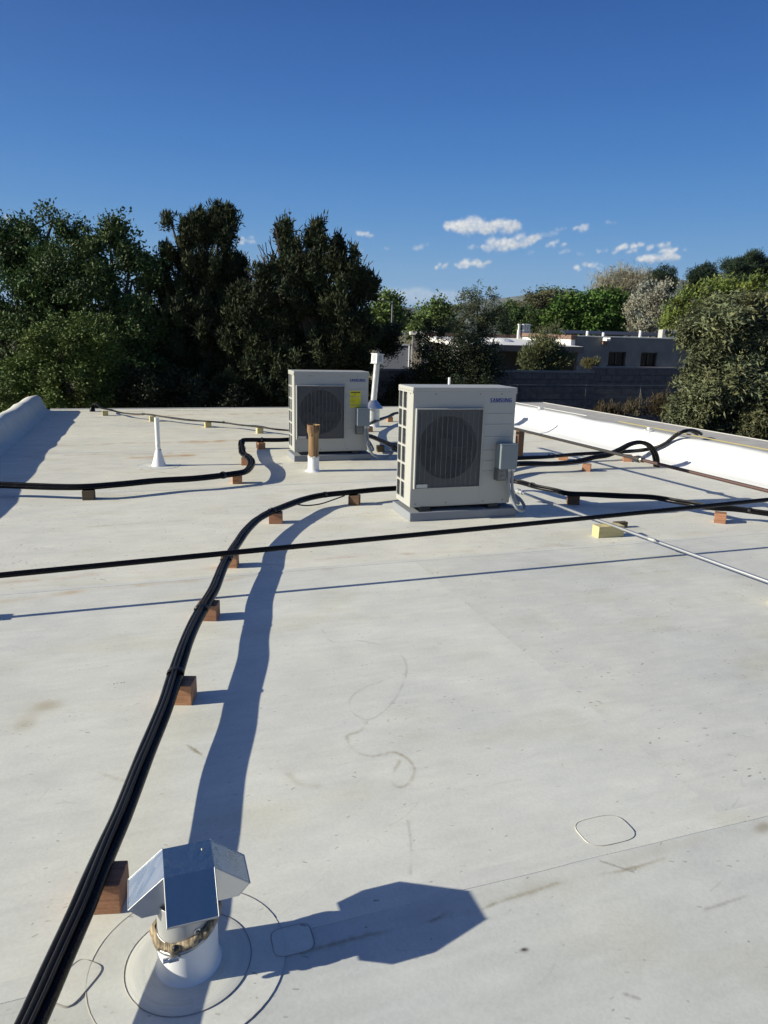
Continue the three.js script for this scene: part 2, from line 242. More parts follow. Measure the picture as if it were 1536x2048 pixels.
// welded round-cornered patches and the discs round the pipes, 2 mm thick with dark sealant edge
const patchTexM = sheetMat(lapT), edgeM = mat(lin(.33, .31, .27), .8);
function ringShape(f, n = 48) { const pts = []; for (let i = 0; i < n; i++) pts.push(f(i / n * Math.PI * 2)); return pts; }
const superE = (cx, cz, a, b, turn, e = 4) => (t) => { const c = Math.cos(t), s = Math.sin(t), x = Math.sign(c) * Math.abs(c) ** (2 / e) * a, y = Math.sign(s) * Math.abs(s) ** (2 / e) * b; return [cx + x * Math.cos(turn) - y * Math.sin(turn), cz + x * Math.sin(turn) + y * Math.cos(turn)]; };
function patch(name, f, lift = .0022, m = patchTexM, n = 56) {
  const pts = ringShape(f, n), c = pts.reduce((a, p) => [a[0] + p[0] / n, a[1] + p[1] / n], [0, 0]), pos = [], idx = [];
  const Y = (p, d) => { const [u, v] = w2uv(V(p[0], 0, p[1])); return roofH(u, v) + d; };
  pos.push(c[0], Y(c, lift), c[1]);
  const at = (p, k) => [c[0] + (p[0] - c[0]) * k, c[1] + (p[1] - c[1]) * k];
  for (const [k, d] of [[.6, lift], [1, lift], [1.004, -.002]]) for (const p of pts) { const q = at(p, k); pos.push(q[0], Y(q, d), q[1]); }
  for (let i = 0; i < n; i++) { const j = (i + 1) % n; idx.push(0, 1 + j, 1 + i); for (let r = 0; r < 2; r++) { const a = 1 + r * n + i, b = 1 + r * n + j; idx.push(a, b, a + n, b, b + n, a + n); } }
  const g = new THREE.BufferGeometry(); g.setAttribute('position', new THREE.Float32BufferAttribute(pos, 3)); g.setIndex(idx); const h = g.toNonIndexed(); h.computeVertexNormals(); planarUV(h, (x, y, z) => [x / 2.4 + .3, z / 2.4]);
  const bead = [], w = .0016; // thin line of cut-edge sealant round the rim, uneven in width
  const bp = [], bi = []; for (let i = 0; i <= n; i++) { const p = pts[i % n], k = w * (.08 + 1.3 * sstep(.3, .8, n2(p[0] * 14, p[1] * 14, 8))); for (const [o, d] of [[-k, lift + .0006], [0, lift + .0012], [k, .0001]]) { const L = Math.hypot(p[0] - c[0], p[1] - c[1]), q = at(p, 1 + o / L); bp.push(q[0], Y(q, d), q[1]); } }
  for (let i = 0; i < n; i++) for (let r = 0; r < 2; r++) { const a = i * 3 + r, b = a + 3; bi.push(a, b, a + 1, b, b + 1, a + 1); }
  const e = new THREE.BufferGeometry(); e.setAttribute('position', new THREE.Float32BufferAttribute(bp, 3)); e.setIndex(bi); e.computeVertexNormals(); planarUV(e, (x, y, z) => [x, z]);
  return { h, e };
}
function patchThing(name, label, f, lift) { const { h, e } = patch(name, f, lift); const t = thing(name, label, 'patch'); part('membrane', h, patchTexM, t); part('sealant_edge', e, edgeM, t); return t; }
patchThing('membrane_patch', 'small round-cornered repair patch alone on the open white roof above the seam', superE(.725, -1.94, .088, .062, -.33, 3.4));
{
  const pw = G(585, 1880), pl = G(150, 1965);
  patchThing('membrane_patch', 'round-cornered patch lying in the shadow of the metal vent hood', superE(pw.x, pw.z, .052, .044, -.33, 4.5));
  patchThing('membrane_patch', 'round-cornered patch between the thick black line bundle and the vent hood pipe', superE(pl.x, pl.z, .06, .04, -1.25, 4.5));
}

// ---------------------------------------------------------------- parapets
const whiteCoat = new THREE.MeshPhysicalMaterial({ color: lin(.78, .77, .73), roughness: .55, specularIntensity: .4 });
function parapet(name, label, profile, v0, v1, m, capEnd) { // profile: [u, y] from the roof over the top and down outside, swept along v
  const t = thing(name, label, 'parapet', V(0, 0, 0), TH);
  const n = Math.ceil((v1 - v0) / .12), np = profile.length, pos = [], idx = [];
  for (let i = 0; i <= n; i++) {
    const v = v0 + (v1 - v0) * i / n, e = i / n * (v1 - v0);
    const end = capEnd ? Math.sqrt(clamp(1 - (1 - clamp(e / .35)) ** 2, .0, 1)) : 1;
    profile.forEach(([u, y], k) => { const w = y > .03 ? 1 : 0; pos.push(u + w * .03 * (n2(v * .8, k * .15, 6) - .5) + w * .02 * (n2(v * 3, k * .5, 7) - .5) + w * .008 * (n2(v * 7, k * .9, 17) - .5), y > .02 ? y * (.3 + .7 * end) + w * (.035 * (n2(v * .7 + 3, 1, 9) - .5) + .02 * (n2(v * 2.6, 2, 9) - .5)) : y, v); });
  }
  for (let i = 0; i < n; i++) for (let k = 0; k < np - 1; k++) { const a = i * np + k, b = a + np; idx.push(a, a + 1, b, b, a + 1, b + 1); }
  const c = pos.length / 3; pos.push(profile.reduce((s, p) => s + p[0], 0) / np, -.1, v0); for (let k = 0; k < np - 1; k++) idx.push(c, k + 1, k);
  const g = new THREE.BufferGeometry(); g.setAttribute('position', new THREE.Float32BufferAttribute(pos, 3)); g.setIndex(idx); g.computeVertexNormals(); planarUV(g, (x, y, z) => [(x + y) / 2.4, z / 2.4]);
  part('coping', g, m, t); return t;
}
const mSide = new THREE.MeshPhysicalMaterial({ map: lapT, roughness: .6, specularIntensity: .35, side: THREE.DoubleSide });
const prL = [[-1.62, -.03], [-1.68, .012], [-1.735, .05], [-1.76, .12], [-1.785, .2], [-1.815, .262], [-1.86, .297], [-1.92, .305], [-2.0, .285], [-2.07, .22], [-2.09, .1], [-2.1, -.3]];
parapet('parapet', 'shaded white rolled parapet casting its shadow beside the leafy green tree', prL, -15.0, 3.2, mSide, false);
const prR = [[6.28, -.03], [6.4, .008], [6.5, .026], [6.58, .056], [6.65, .1], [6.71, .16], [6.755, .22], [6.8, .272], [6.86, .308], [6.94, .322], [7.0, .3], [7.02, .2]];
const parR = parapet('parapet', 'sunlit white rolled parapet with black lines climbing over it', prR, -14.6, 3.2, new THREE.MeshPhysicalMaterial({ color: lin(.71, .715, .695), roughness: .55, specularIntensity: .4, side: THREE.DoubleSide }), true);
{ // pale grey roof of the wing beyond the sunlit parapet
  const greyT = byteTex(512, 512, (x, y) => { const b = fbm(x / 60, y / 60, 5, 4) - .5, f = hash(x, y, 3) - .5; const l = 176 + b * 34 + f * 22; return [l, l * .985, l * .94]; });
  const t = thing('lower_roof', 'flat grey roof of the wing beyond the sunlit white parapet', 'roof', V(0, 0, 0), TH);
  const w0 = 6.98, w1 = 7.98, va = -13.1, vb = 3.2;
  part('roofing', planarUV(box((w0 + w1) / 2, .255, (va + vb) / 2, w1 - w0, .05, vb - va), (x, y, z) => [x / 1.3, z / 1.3]), mat(0xffffff, .9, { map: greyT }), t);
  part('wall', box((w0 + w1) / 2, -1.6, (va + vb) / 2, w1 - w0 - .06, 3.64, vb - va - .06), mat(lin(.4, .33, .26), .9), t);
  part('edge_metal', [box(w1 + .006, .24, (va + vb) / 2, .012, .1, vb - va), box((w0 + w1) / 2, .24, va - .006, w1 - w0, .1, .012)], mat(lin(.45, .44, .42), .5), t);
}
{ // thin yellow line along the top of the sunlit parapet
  const P = (u, v, y) => uv2w(u, v, y), vs = []; for (let v = -9.1; v <= 1; v += .4) vs.push(P(6.9 + .01 * Math.sin(v * 3), v, .35 + .012 * n2(v, 3, 3)));
  single('yellow_line', tube(vs, .0085, 90, 8), mat(lin(.3, .26, .12), .5), 'thin yellow line running along the top of the sunlit parapet', 'cable');
  const vs2 = []; for (let v = -14.2; v <= -9.7; v += .3) vs2.push(P(6.93 + .006 * Math.sin(v * 3), v, .345 + .01 * n2(v, 4, 3)));
  single('white_cable', tube(vs2, .006, 60, 6), mat(lin(.6, .6, .56), .5), 'thin pale cable along the far top of the sunlit parapet', 'cable');
  const clips = [[691, 850], [1340, 884]];
  [[-12.9, 'small white clip holding the pale cable at the far end of the sunlit parapet'], [-11.35, 'small white clip on the sunlit parapet before the black lines'], [-8.35, 'white clip strapping the yellow line to the sunlit parapet']].forEach(([v, lab]) => {
    const o = new THREE.Group(); o.name = numbered('cable_clip'); o.rotation.y = TH; const q = P(6.88, v, .325); o.position.copy(q); o.userData = { label: lab, category: 'clip', group: 'clips on the sunlit parapet' }; scene.add(o);
    part('strap', [rbox(0, .02, 0, .1, .035, .05, .008), rbox(-.07, 0, 0, .07, .012, .03, .004)], whiteCoat, o);
  });
  const q = uv2w(6.62, -12.55, .12); const b = thing('scupper_stub', 'white pipe stub poking out of the sunlit parapet near the tall wood post', 'pipe', q, TH);
  part('stub', lathe([[.001, .16], [.05, .16], [.075, .14], [.08, .1], [.08, -.02]], 24).rotateZ(Math.PI / 2), whiteCoat, b);
}

// ---------------------------------------------------------------- materials of the equipment
const M = {
  cabinet: new THREE.MeshPhysicalMaterial({ color: lin(.405, .405, .372), roughness: .42, specularIntensity: .4 }),
  groove: mat(lin(.42, .4, .36), .6), dark: mat(lin(.025, .026, .03), .6), fan: mat(lin(.06, .065, .075), .45), wire: mat(lin(.07, .07, .072), .5), bar: mat(lin(.16, .16, .155), .5),
  coil: mat(lin(.3, .31, .31), .6), screw: mat(lin(.18, .17, .15), .4, { metalness: .6 }), blue: mat(lin(.012, .03, .22), .4),
  pad: mat(lin(.23, .245, .265), .85), boxGrey: new THREE.MeshPhysicalMaterial({ color: lin(.2, .235, .25), roughness: .4 }), boxDark: mat(lin(.1, .105, .1), .5),
  flex: mat(lin(.26, .28, .29), .45), rubber: new THREE.MeshPhysicalMaterial({ color: lin(.006, .006, .0065), roughness: .27, specularIntensity: .3 }),
  rubber2: new THREE.MeshPhysicalMaterial({ color: lin(.008, .008, .009), roughness: .36, specularIntensity: .3 }), tie: mat(lin(.01, .01, .01), .5),
  galv: mat(lin(.62, .64, .66), .3, { metalness: .9 }), galvDull: mat(lin(.5, .51, .5), .48, { metalness: .6 }), mirror: mat(lin(.6, .62, .54), .15, { metalness: 1 }), emt: mat(lin(.55, .56, .57), .38, { metalness: .85 }),
  pvc: new THREE.MeshPhysicalMaterial({ color: lin(.76, .76, .73), roughness: .38 }), boot: new THREE.MeshPhysicalMaterial({ color: lin(.8, .8, .78), roughness: .42 }),
  iron: mat(lin(.075, .04, .032), .55), ironDark: mat(lin(.03, .027, .025), .5), brass: mat(lin(.5, .48, .4), .3, { metalness: .8 }),
};
{ // galvanised spangle
  const sp = byteTex(256, 256, (x, y) => { let best = 9, id = 0; const cx = Math.floor(x / 22), cy = Math.floor(y / 22); for (let i = -1; i < 2; i++) for (let j = -1; j < 2; j++) { const a = (cx + i + 12) % 12, b = (cy + j + 12) % 12, dx = (cx + i + hash(a, b, 1)) * 22 - x, dy = (cy + j + hash(a, b, 2)) * 22 - y, d = dx * dx + dy * dy; if (d < best * best || best === 9) { best = Math.sqrt(d); id = hash(a, b, 3); } } const l = 96 + id * 46 + (hash(x, y, 4) - .5) * 16; return [l, l, l]; }, false);
  M.galv.roughnessMap = sp; M.galv.roughness = .62; M.galvDull.roughnessMap = sp; M.galvDull.roughness = 1; M.mirror.roughnessMap = sp; M.mirror.roughness = .36;
  const wrap = byteTex(256, 64, (x, y) => { const l = 128 + (fbm(x / 6, y / 9, 3, 3) - .5) * 120 + (n2(x / 2, y / 2, 5) - .5) * 40 - (x % 64 < 3 ? 40 : 0); return [l, l, l]; }, false); wrap.repeat.set(60, 1);
  for (const m of [M.rubber, M.rubber2]) { m.bumpMap = wrap; m.bumpScale = .0012; }
}

// ---------------------------------------------------------------- outdoor units
const font = await new FontLoader().loadAsync('fonts/droid/droid_sans_bold.typeface.json');
function lettering(h) { // blue wordmark, the A without its bar
  const parts = []; let x = 0;
  for (const ch of 'SAMSUNG') {
    let g;
    if (ch === 'A') { const w = h * .98, t = h * .27; g = extr(new THREE.Shape([[0, 0], [t * 1.1, 0], [w / 2, h * .66], [w - t * 1.1, 0], [w, 0], [w / 2 + t * .62, h], [w / 2 - t * .62, h]].map(([a, b]) => new THREE.Vector2(a, b))), .0015); }
    else { g = new TextGeometry(ch, { font, size: h, depth: .0015, curveSegments: 5 }); g.computeBoundingBox(); const b = g.boundingBox; g.translate(-b.min.x, -b.min.y, 0); g.scale(1.16, h / (b.max.y - b.min.y), 1); }
    g.computeBoundingBox(); parts.push(g.translate(x - g.boundingBox.min.x, 0, 0)); g.computeBoundingBox(); x = g.boundingBox.max.x + h * .13;
  }
  const m = merge(parts); m.scale(.205 / x, 1, 1); return m;
}
const W = .94, D = .36;
function outdoorUnit(px, label, H, yellow, base) {
  const t = thing('heat_pump_unit', label, 'heat pump', base, 17.8 * Math.PI / 180, 'heat pump units on the roof');
  const y0 = .11, X = (x) => x, Y = (y) => y0 + y * H / 1.0;
  // front panel with the fan opening
  const fs = rectShape(.004, Y(.012), W - .004, Y(.965)); const hole = new THREE.Path(); hole.absarc(.33, Y(.5), .268, 0, Math.PI * 2, true); fs.holes.push(hole);
  part('front_panel', extr(fs, .012, 0, 40).translate(0, 0, -.012), M.cabinet, t);
  const gut = [box(.637, Y(.49), .0004, .003, .94 * H, .0022)]; part('panel_seam', gut, M.groove, t);
  for (const gy of [.78, .69, .585, .47, .38, .29]) { const f = part('press_line', rbox(.79, Y(gy), .001, .25, .006, .006, .0025), M.cabinet, t); }
  // corner posts and the back and right walls
  part('corner_post', new THREE.CylinderGeometry(.012, .012, .95 * H, 12).translate(.012, Y(.49), -.012), M.cabinet, t);
  part('corner_post', new THREE.CylinderGeometry(.012, .012, .95 * H, 12).translate(W - .012, Y(.49), -.012), M.cabinet, t);
  part('right_panel', box(W - .006, Y(.49), -D / 2, .012, .955 * H, D - .03), M.cabinet, t);
  part('back_panel', box(W / 2, Y(.49), -D + .004, W - .02, .955 * H, .008), M.cabinet, t);
  part('base_pan', rbox(W / 2, Y(.016), -D / 2, W - .004, .032, D - .002, .008), M.cabinet, t);
  part('top_cover', [rbox(W / 2, Y(.982), -D / 2, W + .012, .036, D + .012, .01, 3), box(W / 2, Y(.958), -D / 2, W + .008, .016, D + .008)], M.cabinet, t);
  // left side: two columns of six openings over the coil
  const ls = rectShape(-D + .004, Y(.01), -.012, Y(.965));
  const cols = [[-D + .012, -D + .098], [-D + .122, -D + .212]], rows = []; for (let r = 0; r < 6; r++) rows.push([.05 + r * .153, .05 + r * .153 + .137]);
  for (const [a, b] of cols) for (const [c, d] of rows) { const p = new THREE.Path(), r = .008; const x0 = a, x1 = b, ya = Y(c), yb = Y(d); p.moveTo(x0 + r, ya); p.lineTo(x0, ya + r); p.lineTo(x0, yb - r); p.lineTo(x0 + r, yb); p.lineTo(x1 - r, yb); p.lineTo(x1, yb - r); p.lineTo(x1, ya + r); p.lineTo(x1 - r, ya); ls.holes.push(p); }
  part('side_panel', extr(ls, .014).rotateY(-Math.PI / 2).translate(.014, 0, 0), M.cabinet, t, 'side panel with twelve openings showing the coil');
  const fins = [box(.042, Y(.48), -D / 2 + .01, .01, .9 * H, D - .05)]; for (let k = 0; k < 44; k++) fins.push(box(.029, Y(.48), -D + .02 + k * .0068, .018, .9 * H, .0012)); for (let k = 0; k < 18; k++) fins.push(box(.026, Y(.06 + k * .05), -D / 2, .009, .006, D - .05));
  part('coil', fins, M.coil, t);
  // fan, shroud and guard
  part('fan_shroud', [new THREE.CylinderGeometry(.268, .255, .11, 48, 1, true).rotateX(Math.PI / 2).translate(.33, Y(.5), -.067), box(.36, Y(.5), -.24, .62, .86 * H, .01)], new THREE.MeshStandardMaterial({ color: lin(.3, .3, .29), roughness: .7, side: THREE.DoubleSide }), t);
  const fan = part('fan', new THREE.CylinderGeometry(.075, .085, .07, 32).rotateX(Math.PI / 2).translate(.33, Y(.5), -.1), M.fan, t);
  for (let k = 0; k < 3; k++) {
    const pos = [], idx = [], a0 = k * Math.PI * 2 / 3 + .5, nu = 8, nv = 10;
    for (let i = 0; i <= nu; i++) for (let j = 0; j <= nv; j++) { const r = .07 + (.185) * i / nu, w = 1.05 + .5 * i / nu, a = a0 + (j / nv - .5) * w + .25 * i / nu, z = -.1 + (.5 - j / nv) * .085 * (1 - .2 * i / nu) + .012 * Math.sin(j / nv * Math.PI); pos.push(.33 + Math.cos(a) * r, Y(.5) + Math.sin(a) * r, z); }
    for (let i = 0; i < nu; i++) for (let j = 0; j < nv; j++) { const a = i * (nv + 1) + j, b = a + nv + 1; idx.push(a, b, a + 1, b, b + 1, a + 1); }
    const g = new THREE.BufferGeometry(); g.setAttribute('position', new THREE.Float32BufferAttribute(pos, 3)); g.setIndex(idx); g.computeVertexNormals(); planarUV(g, (x, y) => [x, y]);
    part('blade', g, new THREE.MeshPhysicalMaterial({ color: lin(.06, .065, .075), roughness: .4, side: THREE.DoubleSide }), fan);
  }
  const ps = rectShape(.034, Y(.17), .625, Y(.822)), ph = new THREE.Path(); ph.absarc(.33, Y(.5), .268, 0, Math.PI * 2, true); ps.holes.push(ph);
  part('fan_plate', extr(ps, .002, 0, 40), mat(lin(.3, .3, .285), .6), t);
  const gx0 = .025, gx1 = .632, gy0 = Y(.162), gy1 = Y(.83), wires = [];
  for (let k = 0; k <= 84; k++) wires.push(box((gx0 + gx1) / 2, gy0 + .012 + (gy1 - gy0 - .024) * k / 84, .024, gx1 - gx0 - .02, .0032, .0032));
  const bars = []; for (let k = 1; k < 13; k++) bars.push(box(gx0 + (gx1 - gx0) * k / 13, (gy0 + gy1) / 2, .027, .0034, gy1 - gy0 - .016, .003));
  const guard = part('fan_guard', wires, M.wire, t); bars.forEach((g) => part('guard_bar', g, M.bar, guard));
  part('frame', [rbox(gx0 + .006, (gy0 + gy1) / 2, .014, .013, gy1 - gy0, .03, .004), rbox((gx0 + gx1) / 2, gy1 - .005, .014, gx1 - gx0, .011, .03, .004), rbox(gx1 - .004, (gy0 + gy1) / 2, .014, .008, gy1 - gy0, .03, .003), rbox((gx0 + gx1) / 2, gy0 + .004, .014, gx1 - gx0, .008, .03, .003)], M.cabinet, guard);
  part('rating_label', box(gx0 + .07, gy0 + .026, .0295, .1, .03, .001), mat(lin(.5, .49, .46), .5), t);
  part('lettering', lettering(.036).translate(.695, Y(.875), .0006), M.blue, t, 'blue maker wordmark');
  for (const [sx, sy] of [[.05, .03], [.33, .03], [.68, .03], [.87, .035], [.2, .945], [.6, .945], [.8, .945]]) part('screw', new THREE.CylinderGeometry(.006, .006, .004, 10).rotateX(Math.PI / 2).translate(sx, Y(sy), .001), M.screw, t);
  part('screw', new THREE.CylinderGeometry(.006, .006, .004, 10).rotateZ(Math.PI / 2).translate(-.001, Y(.945), -.06), M.screw, t);
  for (const sx of [.14, .78]) part('foot', [box(sx, .092, -D / 2, .09, .036, D + .02), box(sx, .079, -D / 2, .12, .008, D + .05)], M.dark, t);
  if (yellow) {
    const tag = part('warning_sticker', box(.77, Y(.657), .0012, .14, .205, .0012), mat(lin(.62, .56, .01), .5), t, 'yellow warning sticker with small black print');
    const ink = [box(.77, Y(.742), .0022, .118, .012, .0006), box(.768, Y(.722), .0022, .012, .012, .0006)]; seed(5); for (let k = 0; k < 11; k++) if (k % 4 !== 3) ink.push(box(.735 + rr(-.004, .004), Y(.70 - k * .0125), .0022, rr(.03, .07), .0028, .0006));
    part('print', ink, mat(lin(.04, .035, .01), .6), tag).userData.kind = 'stuff';
  }
  return t;
}
const P1 = V(.214, 0, -5.834), P2 = V(-1.126, 0, -8.64), YAW = 17.8 * Math.PI / 180;
const loc = (P, x, y, z) => V(P.x + x * Math.cos(YAW) + z * Math.sin(YAW), y, P.z - x * Math.sin(YAW) + z * Math.cos(YAW));
outdoorUnit(0, 'beige heat pump unit on the grey pad, without any sticker, beside the silver conduit', 1.012, false, P1);
outdoorUnit(1, 'beige heat pump unit with a yellow sticker, behind the rusty pipe stub', .986, true, P2);
for (const [P, lab] of [[P1, 'grey pad under the heat pump without a sticker'], [P2, 'grey pad under the heat pump with the yellow sticker']]) {
  const t = thing('equipment_pad', lab, 'pad', loc(P, .49, 0, -.19), YAW, 'pads under the heat pumps');
  part('slab', rbox(0, .037, 0, 1.0, .076, .47, .008), M.pad, t);
}
// disconnect boxes on the fronts, with flexible conduit
for (const [P, lab, lab2] of [[P1, 'grey switch box on the front of the heat pump by the silver conduit', 'grey flexible conduits looping from the switch box beside the silver conduit'], [P2, 'grey switch box under the yellow sticker', 'grey flexible conduits looping down from the switch box under the yellow sticker']]) {
  const t = thing('disconnect_box', lab, 'switch box', loc(P, .85, .44, 0), YAW, 'switch boxes on the heat pumps');
  const k = P === P1 ? 1 : .97, by = .43 - .44;
  part('enclosure', rbox(0, .1 + .0, .052, .155, .205, .095, .006), M.boxGrey, t);
  part('cover', [rbox(.004, .1, .104, .158, .21, .012, .004), rbox(0, .208, .054, .162, .01, .11, .004)], M.boxGrey, t);
  part('door_edge', box(-.077, .1, .112, .006, .19, .006), mat(lin(.6, .62, .62), .3, { metalness: .6 }), t);
  part('lower_box', rbox(-.037, -.057, .038, .088, .11, .07, .005), M.boxDark, t);
  part('switch_plate', [rbox(-.037, -.055, .075, .07, .085, .006, .002), rbox(-.037, -.035, .08, .03, .02, .01, .002), rbox(-.037, -.075, .08, .03, .02, .01, .002)], mat(lin(.16, .165, .16), .4), t);
  const f = thing('flexible_conduit', lab2, 'conduit', V(0, 0, 0), 0, 'flexible conduits of the heat pumps');
  const L = (x, y, z) => loc(P, x, y, z);
  const far = P === P1;
  const a = far ? [[.885, .45, .055], [.885, .36, .055], [.89, .26, .07], [.915, .16, .1], [.96, .085, .12], [1.03, .055, .09], [1.085, .07, .02], [1.08, .12, -.05], [1.04, .16, -.1]] : [[.885, .45, .055], [.885, .34, .06], [.895, .24, .08], [.94, .13, .1], [1.01, .055, .1], [1.12, .03, .04], [1.24, .035, -.02], [1.31, .09, -.06]];
  const b = far ? [[.925, .45, .05], [.925, .36, .05], [.935, .25, .05], [.965, .15, .06], [1.01, .11, .04], [1.03, .14, -.03], [1.0, .2, -.1]] : [[.92, .45, .05], [.925, .34, .05], [.94, .22, .05], [.985, .12, .03], [1.03, .12, -.04], [.99, .22, -.12], [.95, .26, -.16]];
  const A = a.map((p) => L(...p)), Bq = b.map((p) => L(...p));
  for (const q of [A, Bq]) { const m = part('hose', tube(q, q === A ? .0145 : .013, 60, 10), M.flex, f); part('fitting', [rod(q[0], q[1].clone().lerp(q[0], .55), .022, .022, 12)], M.galvDull, m); }
}

// ---------------------------------------------------------------- wood blocks
const woodTex = (sd, base, v) => byteTex(256, 256, (x, y) => { const g = fbm(x / 90 + n2(x / 40, y / 60, sd) * .6, y / 7, sd, 3), f = n2(x / 3, y / 1.4, sd + 4), k = (g - .5) * v + (f - .5) * v * .35 + (hash(x, y, sd) - .5) * 10; return [base[0] + k, base[1] + k * .8, base[2] + k * .6]; });
const woods = { red: [mat(0xffffff, .75, { map: woodTex(1, [170, 124, 90], 64) }), mat(0xffffff, .75, { map: woodTex(9, [156, 112, 84], 66) })], yellow: [mat(0xffffff, .75, { map: woodTex(2, [192, 180, 132], 46) }), mat(0xffffff, .75, { map: woodTex(12, [182, 170, 120], 50) })], dark: [mat(0xffffff, .8, { map: woodTex(3, [104, 78, 58], 46) }), mat(0xffffff, .8, { map: woodTex(13, [92, 80, 62], 44) })] };
let blockN = 0;
function woodBlock(px, py, kind, label, group, o = {}) { // px, py: middle of the near bottom edge
  const { w = .1, h = .089, d = .095, turn = YAW } = o, p = G(px, py); blockN++;
  const t = thing('wood_block', label, 'wood block', V(0, 0, 0), turn, group);
  const q = p.clone().add(V(-Math.sin(turn), 0, -Math.cos(turn)).multiplyScalar(d / 2)); t.position.set(q.x, roofAt(q) - .001, q.z);
  const g = rbox(0, h / 2, 0, w, h, d, .0035, 1); planarUV(g, (x, y, z) => { const s = blockN * .37; return [x / .35 + s, (y + z * .7) / .3 + s]; });
  part('timber', g, woods[kind][blockN % 2], t);
  const ends = []; for (let k = 1; k < 6; k++) ends.push(new THREE.TorusGeometry(.012 * k, .0006, 4, 20).scale(1, .8, 1).rotateY(Math.PI / 2).translate(w / 2, h * .3, .006 * k));
  return t;
}
const gB1 = 'wood blocks under the long curving line bundle', lB1 = 'red-brown wood block under the long curving black line bundle on open roof';
woodBlock(201, 1829, 'red', 'large red-brown wood block under the black line bundle right beside the metal vent hood', undefined, { w: .106, d: .095, turn: .1 });
woodBlock(357, 1411, 'red', 'red-brown block under the curving line bundle, next one after the vent hood', gB1, { turn: .02, w: .11 }); woodBlock(413, 1243, 'red', 'red-brown block under the curving bundle where the straight pipe casts its shadow', gB1, { turn: .03, w: .11 });
woodBlock(458, 1137, 'red', 'red-brown wood block where the long straight black pipe crosses the line bundle', undefined, { turn: .05, w: .105 });
woodBlock(551, 1048, 'red', 'red-brown block where the curving bundle turns towards the heat pump', gB1, { turn: .1, w: .11 });
woodBlock(707, 1011, 'dark', 'weathered brown block under the line bundle just before the heat pump without a sticker', undefined, { turn: -.12, w: .1 });
const gB2 = 'wood blocks under the line bundle that bends beside the white pipe';
woodBlock(176, 1000.5, 'dark', 'grey-brown wood block under the line bundle next to the shaded parapet', gB2, { turn: .2, w: .1 });
woodBlock(475, 968, 'red', 'red-brown block at the outer bend of the line bundle beside the white pipe', gB2, { turn: .35 });
woodBlock(491, 931, 'red', 'dark red block tucked inside the bend of the line bundle', gB2, { turn: .1 });
woodBlock(524, 898.5, 'red', 'red-brown block under the end of the bent bundle, beside the stickered heat pump', gB2, { turn: .5 });
const gB3 = 'yellow wood blocks under the thin twin lines', lB3 = 'small yellow wood block under the thin twin lines along the far roof edge';
for (const [x, y, l3] of [[211, 831.5, 'small yellow block beside the black boot of the thin twin lines'], [306, 843, 'small yellow block right behind the tip of the slim white pipe'], [417, 855.5, 'small yellow block midway between white pipe and stickered heat pump'], [521, 867, 'small yellow block under the thin twin lines beside the stickered heat pump']]) woodBlock(x, y, 'yellow', l3, gB3, { turn: .45, w: .1 });
woodBlock(1439, 1047, 'red', 'bright orange-red block under the crossing of straight black pipe and line bundle', undefined, { turn: -.42, w: .095 });
woodBlock(1147, 1009.5, 'dark', 'dark wood block in the shadow of the heat pump without a sticker', undefined, { turn: -.1, w: .11 });
woodBlock(1172, 943.5, 'red', 'tan end-grain block under the arching black lines', undefined, { turn: -.35, w: .1 });
woodBlock(1126, 921, 'red', 'low red block half hidden behind the arching black lines', undefined, { turn: -.2, w: .12, h: .07 });
woodBlock(1255, 924, 'red', 'red-brown block where the arching lines pass under the iron gas pipe', undefined, { turn: -.2, w: .11 });
woodBlock(1222, 1075, 'yellow', 'long pale yellow block carrying the silver conduit', undefined, { turn: .3, w: .235, h: .092 });
woodBlock(1243, 1056, 'dark', 'thin grey board behind the pale yellow block', undefined, { turn: .3, w: .12, h: .05, d: .05 });
woodBlock(1576, 1213, 'yellow', 'pale yellow block under the silver conduit, cut by the picture edge', undefined, { turn: .3, w: .12 });
woodBlock(740, 864, 'red', 'red block behind the heat pump with the sticker, below the flue pipe', undefined, { turn: .3 });
woodBlock(781, 844, 'red', 'red block far behind the heat pumps under the lines leading past the flue', undefined, { turn: .3 });
woodBlock(762, 904, 'dark', 'brown block between the two heat pumps', undefined, { turn: .2 });
{ const p = G(1037, 914); const t = thing('wood_post', 'tall brown wood post holding up the iron gas pipe', 'post', V(p.x, roofAt(p), p.z), .3); part('timber', planarUV(rbox(0, .185, 0, .085, .37, .085, .004, 1), (x, y, z) => [y / .4, (x + z) / .3]), woods.dark[0], t); }

